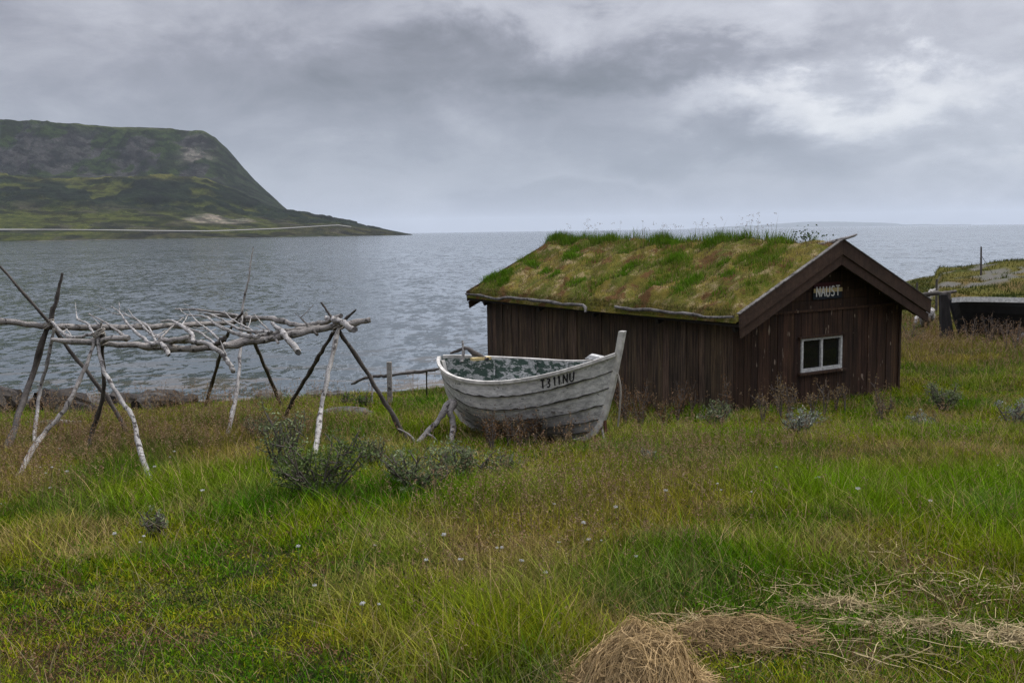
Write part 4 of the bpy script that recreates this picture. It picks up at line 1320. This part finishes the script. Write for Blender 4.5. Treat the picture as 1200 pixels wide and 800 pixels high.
    single('pale_driftwood', mb, M['pale_wood'], 'whitish driftwood root beside the grey beam', 'driftwood')
    mb = MB(); mb.tube([G(1083, 381) - np.array((0, 0, .05)), P(1085, 371, 27.5), P(1089, 367, 27.5), P(1092, 363, 27.5)], [.10, .17, .10, .07], 9, 4, .25, 6)
    mb.tube([P(1085, 371, 27.5), P(1075, 371, 27.4), P(1072, 380, 27.3), G(1070, 383) - np.array((0, 0, .05))], [.06, .05, .045, .04], 7, 4, .15, 2)
    single('white_driftwood_root', mb, M['pale_wood'], 'bright white driftwood root in the grass under the right eave', 'driftwood')
    for px, top, bot, Y, lab in ((1098, 327, 346, 36, 'thin upright stake behind the black post'), (1075, 331, 350, 38, 'thin upright stake seen just beyond the right eave')):
        a = P(px, bot, Y); a[2] = float(gnd(a[0], a[1])) - .1
        mb = MB(); mb.tube([a, P(px, top, Y)], [.05, .035], 7, 3, .1, 2); single('stake', mb, M['dark_wood'], lab, 'stake', 'stakes beyond the boathouse')
    Y = 50.0; a = P(1150, 318, Y); a[2] = float(gnd(a[0], a[1])) - .1
    ps = empty('signal_pole', (a[0], a[1], a[2] + .1), 0, 'thin dark pole with a stay wire on the rocky headland', 'pole')
    mb = MB(); mb.tube([a, P(1150, 289, Y)], [.055, .04], 7, 3, .03, 2); mb.build('mast', M['dark_wood'], ps, True, True)
    mb = MB(); e = P(1164, 312, Y); e[2] = float(gnd(e[0], e[1])) - .02; mb.tube([P(1150, 299, Y), e], [.012, .012], 5, 1, 0); mb.build('stay_wire', M['rope_dark'], ps, False, True)
    # pale dry sticks on the right: leaning beside the black boat
    g = G(1190, 404, -.05); mb = MB(); mb.tube([g, P(1196, 395, 24.6), P(1206, 384, 24.7)], [.04, .04, .03], 7, 3, .1, 2); single('leaning_stick', mb, M['pale_wood'], 'pale stick leaning against the black boat', 'stick')
build_shore_bits()

# ------------------------------------------------------------------ shrubs and plants
def shrub(name, px, py, rx, h, n, c0, c1, label, cat, group=None, leaf=.045, ry=None, lift=.25, stems=9, seed=1):
    global rng
    g = G(px, py); r_ = np.random.default_rng(seed); rx *= .8; h *= .85; n = int(n * .32); ry = ry or rx * .8
    root = empty(name, (g[0], g[1], g[2]), 0, label, cat, group)
    mb = MB(); tips = []
    for i in range(stems):
        a = r_.uniform(0, 6.283); q = r_.uniform(.35, 1.0)
        tip = np.array((math.cos(a) * rx * q, math.sin(a) * ry * q, h * r_.uniform(.5, 1.0)))
        midp = tip * np.array((.5, .5, .45)) + r_.normal(0, .05, 3) * h
        mb.tube([(0, 0, -.06), midp, tip], [.012 + .008 * h, .010, .004], 5, 4, .15, seed * 31 + i)
        for t in np.linspace(.3, 1.0, 7):
            p = midp * (1 - (2 * t - 1) if t > .5 else 1) if False else (tip * t * t + 2 * t * (1 - t) * midp)
            tips.append(p)
        for _ in range(4):
            t = r_.uniform(.4, .9); p = tip * t * t + 2 * t * (1 - t) * midp
            e = p + r_.normal(0, 1, 3) * np.array((rx, ry, h * .7)) * .22 + np.array((0, 0, .12 * h)); e[2] = max(e[2], .03)
            mb.tube([p, (p + e) / 2 + r_.normal(0, .02, 3), e], [.007, .005, .003], 4, 2, .1, i)
            tips += [e, (p + e) / 2, e, p * .3 + e * .7]
    mb.build('stems', M['stem'], root, True)
    tips = np.array(tips)
    k = r_.integers(0, len(tips), n)
    pts = tips[k] + r_.normal(0, 1, (n, 3)) * np.array((.05, .05, .045)) * (h * .9 + .2)
    pts[:, 2] = np.maximum(pts[:, 2], .02)
    gz = gnd(pts[:, 0] + g[0], pts[:, 1] + g[1]) - g[2]
    pts[:, 2] = np.maximum(pts[:, 2], gz + .02)
    cc = np.array(c0) + (np.array(c1) - np.array(c0)) * r_.random((n, 1)); cc = cc * (.65 + .7 * vnoise(k * .37, k * 0, seed))[:, None]
    V, T, C = flecks(pts, leaf * r_.uniform(.6, 1.25, n), leaf * .38, cc)
    mesh_tris('foliage', V, T, C, M['leaf'], root)
    return root


GG = ((.075, .105, .040), (.21, .24, .13))        # grey willow
DG = ((.050, .080, .022), (.13, .165, .065))       # darker willow
PL = ((.16, .18, .14), (.26, .28, .24))              # very pale woolly leaves
RB = ((.055, .032, .016), (.15, .085, .040))         # withered brown
shrubs = [
    ('willow_shrub', 372, 588, .62, .75, 6500, DG, 'largest dark willow shrub, in front of the white rack leg', 'shrub'),
    ('willow_shrub', 335, 560, .42, .85, 2600, GG, 'tall loose grey willow shrub behind the largest dark one', 'shrub'),
    ('willow_shrub', 488, 582, .50, .52, 5500, GG, 'dense rounded grey-green willow shrub left of the boat prop', 'shrub'),
    ('willow_shrub', 548, 568, .38, .45, 3200, GG, 'loose grey-green willow shrub in front of the boat hull', 'shrub'),
    ('willow_shrub', 596, 566, .30, .36, 1500, GG, 'small twiggy willow with a bent bare stem under the boat', 'shrub'),
    ('willow_shrub', 182, 632, .17, .24, 700, GG, 'tiny dark willow sprout alone in the left foreground grass', 'shrub'),
    ('willow_shrub', 1106, 482, .42, .55, 3600, GG, 'round grey willow shrub on the grass right of the boathouse', 'shrub'),
    ('willow_shrub', 1080, 506, .30, .30, 1500, PL, 'silvery woolly willow just below the round grey one', 'shrub'),
    ('willow_shrub', 1188, 500, .34, .42, 1800, PL, 'pale willow shrub at the right edge of the meadow', 'shrub'),
    ('willow_shrub', 940, 512, .40, .42, 2600, PL, 'pale grey willow against the gable under the window', 'shrub'),
    ('willow_shrub', 842, 500, .42, .42, 2800, GG, 'grey willow by the near corner of the boathouse', 'shrub'),
    ('willow_shrub', 1070, 402, .45, .6, 1300, DG, 'dark little bush beside the right end of the boathouse', 'shrub'),
    ('willow_shrub', 760, 543, .20, .2, 600, PL, 'tiny silvery sprout in the grass right of the bow', 'shrub'),
    ('willow_shrub', 435, 548, .26, .42, 1100, GG, 'upright thin willow between the largest and the rounded shrub', 'shrub'),
    ('willow_shrub', 300, 520, .30, .55, 1300, GG, 'airy grey willow under the right half of the rack', 'shrub'),
    ('green_bush', 425, 480, .30, .36, 1700, ((.05, .10, .015), (.085, .15, .03)), 'bright green leafy bush beside the dark boulder', 'bush'),
    ('green_bush', 405, 478, .25, .30, 900, ((.04, .085, .015), (.07, .12, .03)), 'darker green bush just behind the boulder', 'bush'),
]
for i, (nm, px, py, rx, h, n, c, lab, cat) in enumerate(shrubs):
    shrub(nm, px, py, rx, h, n, c[0], c[1], lab, cat, 'willow shrubs in the meadow' if nm == 'willow_shrub' else 'green bushes by the boulder', leaf=.042, seed=20 + i, stems=8 + n // 700)


def dock(px, py, h, n, label, group, seed, rx=.12, col=RB):
    n = int(n * .55)
    g = G(px, py); r_ = np.random.default_rng(seed)
    root = empty('dry_weed', g, 0, label, 'weed', group)
    mb = MB(); pts = []
    for i in range(5):
        a = r_.uniform(0, 6.28); q = r_.uniform(.3, 1) * rx; hh = h * r_.uniform(.6, 1.05)
        tip = np.array((math.cos(a) * q, math.sin(a) * q, hh))
        mb.tube([(0, 0, -.05), tip * np.array((.4, .4, .5)), tip], [.007, .006, .003], 5, 3, .1, seed + i)
        for t in np.linspace(.45, 1, 10): pts.append(tip * t)
        for _ in range(3):
            t = r_.uniform(.5, .9); e = tip * t + r_.normal(0, .05, 3) + np.array((0, 0, .06)); mb.tube([tip * t, e], [.004, .002], 4, 2, 0); pts += [e, e]
    mb.build('stalks', M['stem'], root, True)
    pts = np.array(pts); k = r_.integers(0, len(pts), n); p = pts[k] + r_.normal(0, .028, (n, 3)); p[:, 2] = np.maximum(p[:, 2], .02)
    cc = np.array(col[0]) + (np.array(col[1]) - np.array(col[0])) * r_.random((n, 1))
    V, T, C = flecks(p, .034 * r_.uniform(.5, 1.2, n), .016, cc)
    mesh_tris('seed_heads', V, T, C, M['leaf'], root)  # clusters of brown seed heads on the stalks


wk = random.Random(12)
for i in range(18):
    dock(wk.uniform(568, 668), wk.uniform(505, 530), wk.uniform(.25, .42), 260, 'withered reddish weed in the shade under the white boat', 'weeds under the white boat', 300 + i)
for i in range(15):
    dock(wk.uniform(728, 858), wk.uniform(488, 508), wk.uniform(.3, .75), 330, 'tall rusty weed along the dark long wall of the boathouse', 'weeds along the long wall', 400 + i)
for i in range(13):
    dock(wk.uniform(872, 1040), wk.uniform(478, 500), wk.uniform(.3, .65), 260, 'dry brown weed along the foot of the gable wall', 'weeds along the gable wall', 500 + i, col=((.09, .062, .03), (.24, .17, .085)))
for i in range(17):
    dock(wk.uniform(1128, 1215), wk.uniform(400, 412), wk.uniform(.35, .85), 240, 'brown withered weed growing up against the black boat', 'weeds by the black boat', 600 + i, rx=.25, col=((.10, .06, .035), (.26, .17, .10)))


# white meadow flowers
def build_flowers():
    pr = empty('white_flower', (0, 0, 0), 0)
    mb = MB(); mb.tube([(0, 0, -.03), (.01, 0, .12), (.0, .01, .24)], [.004, .003, .0025], 5, 3, .05, 1); mb.build('stem', M['stem'], pr)
    r_ = np.random.default_rng(4); n = 26
    a = r_.uniform(0, 6.28, n); q = np.sqrt(r_.random(n)) * .032
    p = np.stack([np.cos(a) * q, np.sin(a) * q + .01, .245 + r_.normal(0, .004, n)], -1)
    V, T, C = flecks(p, .020, .018, np.tile((.62, .62, .60), (n, 1)))
    mesh_tris('flower_head', V, T, C, M['petal'], pr)
    spots = [(70, 560), (62, 566), (48, 562), (76, 567), (80, 573), (55, 571), (83, 558), (70, 545), (205, 545), (200, 548), (248, 583), (182, 566), (170, 650), (165, 652), (135, 655), (60, 590), (3, 605), (238, 600), (350, 668), (370, 712), (440, 655), (425, 745), (500, 682), (445, 730), (540, 690),
             (588, 668), (583, 662), (685, 645), (690, 660), (745, 675), (705, 650), (612, 690), (840, 585), (845, 588), (960, 582), (955, 578), (880, 592), (1005, 600), (910, 566), (1130, 592), (1060, 570), (722, 620), (650, 610), (1000, 548), (780, 600), (640, 700), (655, 655), (520, 660), (1090, 610), (1170, 560)]
    first = True
    for i, (px, py) in enumerate(spots):
        o = pr if first else copy_tree(pr); first = False
        o.location = G(px, py); o.rotation_euler = (0, 0, i * 1.7); s = .26 + .30 * ((i * 37) % 10) / 10; o.scale = (s, s, s * 1.5)
        left = px < 300
        tag(o, 'small white flower head in the grass below the drying rack' if left else 'small white flower head scattered in the open meadow', 'flower', 'white flowers below the rack' if left else 'white flowers in the meadow')
build_flowers()


# ------------------------------------------------------------------ hay
def straw_soup(n, center, rx, ry, h, seed, c0, c1, ln=(.06, .24), wd=.0026, out=0.0, S=None):
    r_ = np.random.default_rng(seed); S = S or Soup()
    a = r_.uniform(0, 6.283, n); q = np.sqrt(r_.random(n)) * (1 + out * r_.random(n))
    x = np.cos(a) * q * rx; y = np.sin(a) * q * ry
    def hz(x, y):
        rr = np.sqrt((x / rx) ** 2 + (y / ry) ** 2)
        return np.maximum(gnd(x + center[0], y + center[1]), gnd(center[0], center[1]) + h * (1 - np.clip(rr, 0, 1.3) ** 2.4) + .10 * h / .25 * (fbm(x * 8, y * 8, seed, 3) - .5) + .02 * (vnoise(x * 22, y * 22, seed) - .5))
    L = r_.uniform(ln[0], ln[1], n); th = r_.uniform(0, 6.283, n) ; bend = r_.normal(0, .5, n)
    Vs = []; k = 5
    lift = r_.exponential(.016, n)
    tilt = r_.normal(0, .24, n)
    for i in range(k):
        s = i / (k - 1) - .5
        ang = th + bend * s
        px = x + np.cos(ang) * L * s; py = y + np.sin(ang) * L * s
        pz = hz(px, py) + lift + tilt * L * s * .6 + .004
        pz = np.maximum(pz, hz(px, py) - .01)
        wx = -np.sin(ang) * wd * .5; wy = np.cos(ang) * wd * .5
        w = r_.uniform(.6, 1.3, n) if i == 0 else w
        tw = r_.normal(0, .3, n) * wd
        Vs += [np.stack([px - wx * w + center[0], py - wy * w + center[1], pz + tw], -1), np.stack([px + wx * w + center[0], py + wy * w + center[1], pz - tw], -1)]
    V = np.stack(Vs, 1).reshape(-1, 3)
    t = []
    for i in range(k - 1): b = 2 * i; t += [(b, b + 1, b + 3), (b, b + 3, b + 2)]
    T = (np.arange(n)[:, None, None] * (2 * k) + np.array(t)[None]).reshape(-1, 3)
    c = np.array(c0) + (np.array(c1) - np.array(c0)) * r_.random((n, 1)); c = c * r_.uniform(.45, 1.25, (n, 1))
    S.add(V, T, np.repeat(c, 2 * k, 0))
    return S, hz


def heap(name, px, py, rx, ry, h, n, label, c0, c1, seed):
    g = G(px, py); S, hz = straw_soup(n, g, rx, ry, h, seed, c0, c1, out=.12 if h > .1 else .45)
    # core so that no grass shows through
    A, Q = np.meshgrid(np.linspace(0, 6.2832, 40), np.linspace(0, 1.0, 14), indexing='ij')
    X = np.cos(A) * Q * rx; Y = np.sin(A) * Q * ry; Z = hz(X, Y) - .012
    V = np.stack([X + g[0], Y + g[1], Z], -1).reshape(-1, 3); i = np.arange(40 * 14).reshape(40, 14)
    q = np.stack([i[:-1, :-1], i[1:, :-1], i[1:, 1:], i[:-1, 1:]], -1).reshape(-1, 4); T = np.concatenate([q[:, [0, 1, 2]], q[:, [0, 2, 3]]])
    S.add(V, T, np.tile(np.array(c0) * .3, (len(V), 1)))  # core colour darkened to paint shade into the gaps between straws
    S.V = [v - g for v in S.V]
    o = S.build(name, M['straw']); o.location = g
    HEAPS.append((g[0], g[1], rx, ry))
    return tag(o, label, 'hay heap', 'raked hay heaps')
HEAPS = []
heap('hay_heap', 748, 812, .27, .26, .215, 14000, 'rounded heap of pale dry hay at the bottom edge of the picture', (.25, .17, .075), (.50, .35, .18), 1)
heap('hay_heap', 862, 752, .30, .20, .05, 4200, 'flattened darker heap of hay behind the rounded one', (.10, .065, .032), (.40, .28, .14), 2)


def build_swath():
    S = None
    for px, py, rx, ry, n in ((985, 716, .20, .05, 300), (1085, 742, .40, .035, 260), (1200, 757, .15, .07, 500), (900, 700, .5, .3, 60), (1060, 700, .8, .35, 110), (1150, 690, .6, .3, 60), (820, 740, .3, .15, 90), (945, 770, .5, .25, 40), (1120, 775, .6, .3, 50), (1010, 660, .8, .5, 70)):
        g = G(px, py); S, _ = straw_soup(n, g, rx, ry, .035, px, (.24, .18, .09), (.46, .37, .21), (.12, .42), .0032, .4, S)
    o = S.build('loose_hay', M['straw']); tag(o, kind='stuff')
build_swath()


# ------------------------------------------------------------------ meadow grass
def build_grass():
    S = Soup()
    WB = np.array(BOAT_M.inverted())
    def keep(X, Y):
        k = ~in_hut(X, Y, -.02)
        for hx, hy, a, b in HEAPS: k &= ((X - hx) / a) ** 2 + ((Y - hy) / b) ** 2 > .9
        k &= ~(((X - .75) / .5) ** 2 + ((Y - 12.75) / .45) ** 2 < 1)
        d = shore_dist(X, Y); k &= (d > 1.6 + 1.1 * sstep(-2, -6, X) + .9 * (vnoise(X * 1.5, Y * 1.5, 77) - .3))
        return k
    def blob(px, py, L):
        v = np.zeros_like(px)
        for x, y, rx, ry, a in L: v += a * np.exp(-((px - x) / rx) ** 2 - ((py - y) / ry) ** 2)
        return v
    RED = [(100, 525, 170, 26, .8), (280, 510, 130, 22, .7), (30, 585, 90, 26, .85), (250, 545, 70, 16, .4), (740, 590, 120, 55, .52), (640, 665, 120, 60, .45), (560, 620, 100, 18, .3), (1090, 400, 60, 25, .9), (1150, 420, 100, 20, .5), (990, 545, 120, 22, .3), (850, 545, 70, 20, .35), (1130, 540, 100, 16, .25), (500, 750, 60, 40, .25)]
    LUSH = [(170, 585, 160, 28, .7), (60, 640, 90, 30, .5), (330, 560, 90, 28, .6), (560, 580, 150, 20, .5), (430, 505, 110, 40, .5), (600, 760, 130, 60, .9), (700, 705, 90, 30, .6), (450, 700, 70, 40, .45), (1000, 510, 200, 25, .45), (1120, 580, 120, 40, .5), (890, 660, 130, 30, .55), (1180, 650, 60, 40, .6), (720, 525, 70, 18, .6), (950, 590, 120, 30, .4), (190, 655, 60, 18, .4), (1090, 460, 80, 20, .35)]
    SHORT = [(140, 760, 300, 95, 1.1), (330, 660, 160, 30, .8), (380, 770, 100, 50, .6), (1000, 740, 260, 60, .75), (800, 780, 90, 30, .5), (480, 610, 120, 14, .4)]
    def sample(n, y0, y1, umax=.66, power=1.5):
        # density per square metre falls off with distance
        r = rng.random(n)
        e = 2 - power
        Y = (y0 ** e + r * (y1 ** e - y0 ** e)) ** (1 / e)
        X = rng.uniform(-1, 1, n) * ((umax - .07) * Y + 3.0)
        return X, Y
    def info(X, Y):
        Z = gnd(X, Y); px, py = proj(X, Y, Z)
        return Z, blob(px, py, RED), blob(px, py, LUSH), blob(px, py, SHORT)
    # 1: turf tufts everywhere
    NT_ = 102000
    X, Y = sample(NT_, 3.3, 30, .68, 1.45); k = keep(X, Y); X = X[k]; Y = Y[k]
    Z, red, lush, short = info(X, Y)
    n1 = fbm(X * .7, Y * .7, 401, 4); n2 = fbm(X * 2.5, Y * 2.5, 405, 3); n3 = fbm(X * .35 + 5, Y * .35, 409, 3)
    nb = 11
    th = .062 + .17 * np.clip(lush, 0, 1) + .09 * np.clip(red, 0, 1) + .09 * sstep(.45, .7, n1) * (1 - np.clip(short, 0, 1)) - .028 * np.clip(short, 0, 1)
    th = np.maximum(th * (.5 + 1.0 * n2), .026)
    wet = np.clip(.6 * lush + .45 * short + 2.4 * (n1 - .40) + 1.4 * (n2 - .5), 0, 1)[:, None]
    green = np.array((.085, .175, .005)); olive = np.array((.155, .175, .010)); moss = np.array((.24, .22, .010)); straw = np.array((.33, .25, .115)); redc = np.array((.21, .125, .045))
    tc = olive * (1 - wet) + green * wet
    ms = (sstep(.5, .65, n2) * np.clip(short + .15, 0, 1))[:, None] * .7; tc = tc * (1 - ms) + moss * ms
    dr = (sstep(.53, .64, fbm(X * 1.9 + 50, Y * 1.9, 421, 4)) * (1 - .75 * wet[:, 0]))[:, None] * .8; tc = tc * (1 - dr) + straw * .8 * dr
    rd = np.clip(red * .55, 0, .6)[:, None]; tc = tc * (1 - rd) + redc * rd
    dk = sstep(.52, .62, fbm(X * .95 + 31, Y * .95, 443, 4))[:, None]; tc = tc * (1 - dk + dk * np.array((.50, .72, .7)))
    tc = tc * rng.uniform(.58, 1.45, (len(tc), 1)); th = th * rng.uniform(.6, 1.4, len(th))
    rep = lambda a: np.repeat(a, nb, 0)
    bx = rep(X); by = rep(Y); sp = rep(.035 + .028 * Y ** .5); N = len(bx)
    bx = bx + rng.normal(0, 1, N) * sp; by = by + rng.normal(0, 1, N) * sp
    bz = gnd(bx, by) - .01
    hh = rep(th) * rng.uniform(.4, 1.3, N); ww = (.0040 + .00042 * by) * rng.uniform(.7, 1.4, N)
    cc = rep(tc) * rng.uniform(.65, 1.35, (N, 1)); dd = rng.random(N) < .09; cc[dd] = straw * rng.uniform(.6, 1.2, (dd.sum(), 1))
    kk = keep(bx, by)
    sel = lambda *a: [v[kk] for v in a]
    bx, by, bz, hh, ww, cc = sel(bx, by, bz, hh, ww, cc); N = len(bx)
    near = by < 9
    for m, sg in ((near, 3), (~near, 2)):
        n = m.sum()
        S.add(*blades(np.stack([bx, by, bz], -1)[m], hh[m], ww[m], rng.uniform(0, 6.283, n), rng.uniform(.15, 1.1, n), cc[m], sg, cc[m] * np.array((1.12, 1.04, .95)), 1.8, .15))
    # low herbs and moss between the blades
    X, Y = sample(310000, 3.3, 20, .67, 1.5); k = keep(X, Y); X = X[k]; Y = Y[k]; Z = gnd(X, Y); N = len(X)
    q1 = fbm(X * 2.2 + 7, Y * 2.2, 431, 4); q2 = fbm(X * 3.1, Y * 3.1 + 9, 437, 4)
    cc = np.tile((.060, .135, .006), (N, 1)) * 1.0
    w = sstep(.47, .56, q1)[:, None]; cc = cc * (1 - w) + np.array((.165, .165, .012)) * w
    w = sstep(.57, .64, q2)[:, None]; cc = cc * (1 - w) + np.array((.13, .075, .038)) * w
    w = sstep(.42, .34, q2)[:, None]; cc = cc * (1 - w) + np.array((.024, .050, .009)) * w
    cc = cc * rng.uniform(.5, 1.5, (N, 1))
    S.add(*flecks(np.stack([X, Y, Z + rng.exponential(.022, N) + .004], -1), (.012 + .0016 * Y) * rng.uniform(.6, 1.7, N), (.006 + .0008 * Y), cc))
    # 2: long lush blades
    X, Y = sample(195000, 3.3, 27, .66, 1.3); k = keep(X, Y); X = X[k]; Y = Y[k]; Z, red, lush, short = info(X, Y)
    n1 = fbm(X * 1.2, Y * 1.2, 451, 3)
    k = rng.random(len(X)) < np.clip(lush * 1.1 + .12 - short * .3, .02, 1) * sstep(.28, .6, n1); X = X[k]; Y = Y[k]; Z = Z[k]; lush = lush[k]; n1 = n1[k]; N = len(X)
    hh = rng.uniform(.07, .26, N) * (.6 + .5 * np.clip(lush, 0, 1)); ww = (.0046 + .0004 * Y) * rng.uniform(.7, 1.3, N)
    g2 = np.array((.065, .170, .004)); cc = (g2 + (np.array((.15, .19, .010)) - g2) * rng.random((N, 1)) ** 1.5) * rng.uniform(.7, 1.3, (N, 1))
    S.add(*blades(np.stack([X, Y, Z - .01], -1), hh, ww, rng.uniform(0, 6.283, N), rng.uniform(.15, .9, N), cc, 3, cc * np.array((1.15, 1.05, .9)), 2.2, .12))
    # 3: fine seed grass with reddish panicles
    X, Y = sample(78000, 3.6, 28, .66, 1.15); k = keep(X, Y); X = X[k]; Y = Y[k]; Z, red, lush, short = info(X, Y)
    n1 = fbm(X * .9 + 20, Y * .9, 461, 3)
    k = rng.random(len(X)) < np.clip(red * .9 + .035 - short * .1, .008, 1) * sstep(.22, .55, n1); X = X[k]; Y = Y[k]; Z = Z[k]; N = len(X)
    hh = rng.uniform(.26, .58, N); an = rng.uniform(0, 6.283, N); le = rng.uniform(.03, .35, N)
    ww = (.0021 + .00025 * Y)
    sc = np.array((.17, .125, .055)) + (np.array((.13, .085, .045)) - np.array((.17, .125, .055))) * rng.random((N, 1))
    S.add(*blades(np.stack([X, Y, Z - .01], -1), hh, ww, an, le, sc, 3, sc))
    m = 9; s = rng.uniform(.70, 1.0, (N, m)); out = hh[:, None] * le[:, None] * s ** 2
    pp = np.stack([X[:, None] + np.cos(an)[:, None] * out, Y[:, None] + np.sin(an)[:, None] * out, Z[:, None] + hh[:, None] * s], -1) + rng.normal(0, .010, (N, m, 3))
    pc = np.repeat((np.array((.20, .115, .065)) + (np.array((.27, .20, .12)) - np.array((.20, .115, .065))) * rng.random((N, 1))), m, 0)
    yy = np.repeat(Y, m)
    S.add(*flecks(pp.reshape(-1, 3), .016 + .0007 * yy, .0045 + .0004 * yy, pc))
    # 4: single dry straws sticking out
    X, Y = sample(12000, 3.4, 24, .64, 1.2); k = keep(X, Y); X = X[k]; Y = Y[k]; Z = gnd(X, Y); N = len(X)
    cc = np.array((.27, .215, .12)) * rng.uniform(.6, 1.2, (N, 1))
    S.add(*blades(np.stack([X, Y, Z], -1), rng.uniform(.10, .38, N), (.002 + .0002 * Y), rng.uniform(0, 6.283, N), rng.uniform(.1, 1.6, N), cc, 3, cc, 1.5, .3))
    o = S.build('meadow_grass', M['grass']); tag(o, kind='stuff')
    # 5: headland heath, far right
    S2 = Soup()
    n = 170000; X = rng.uniform(7, 48, n); Y = rng.uniform(26, 70, n); d = shore_dist(X, Y); hr = fbm(X * .28 + 40, Y * .28, 71, 4)
    k = (d > 2) & ((hr + (fbm(X * 1.3 + 3, Y * 1.3, 87, 4) - .5) * .9 < .63) | (Y < 33)) & (np.abs(X / Y - .42) < .24); X = X[k]; Y = Y[k]; Z = gnd(X, Y); N = len(X)
    t = fbm(X * .6, Y * .6, 81, 3)
    a = np.array((.105, .092, .024)); b = np.array((.045, .060, .014)); c = np.array((.14, .09, .05))
    q = sstep(.4, .6, t)[:, None]; cc = a * (1 - q) + b * q
    q = (sstep(34, 28, Y) * .7)[:, None]; cc = cc * (1 - q) + c * q; cc = cc * rng.uniform(.6, 1.4, (N, 1))
    S2.add(*blades(np.stack([X, Y, Z - .02], -1), rng.uniform(.06, .22, N) * (.3 + t), rng.uniform(.02, .045, N), rng.uniform(0, 6.283, N), rng.uniform(.1, .9, N), cc, 2))
    o = S2.build('headland_heath', M['grass']); tag(o, kind='stuff')
build_grass()
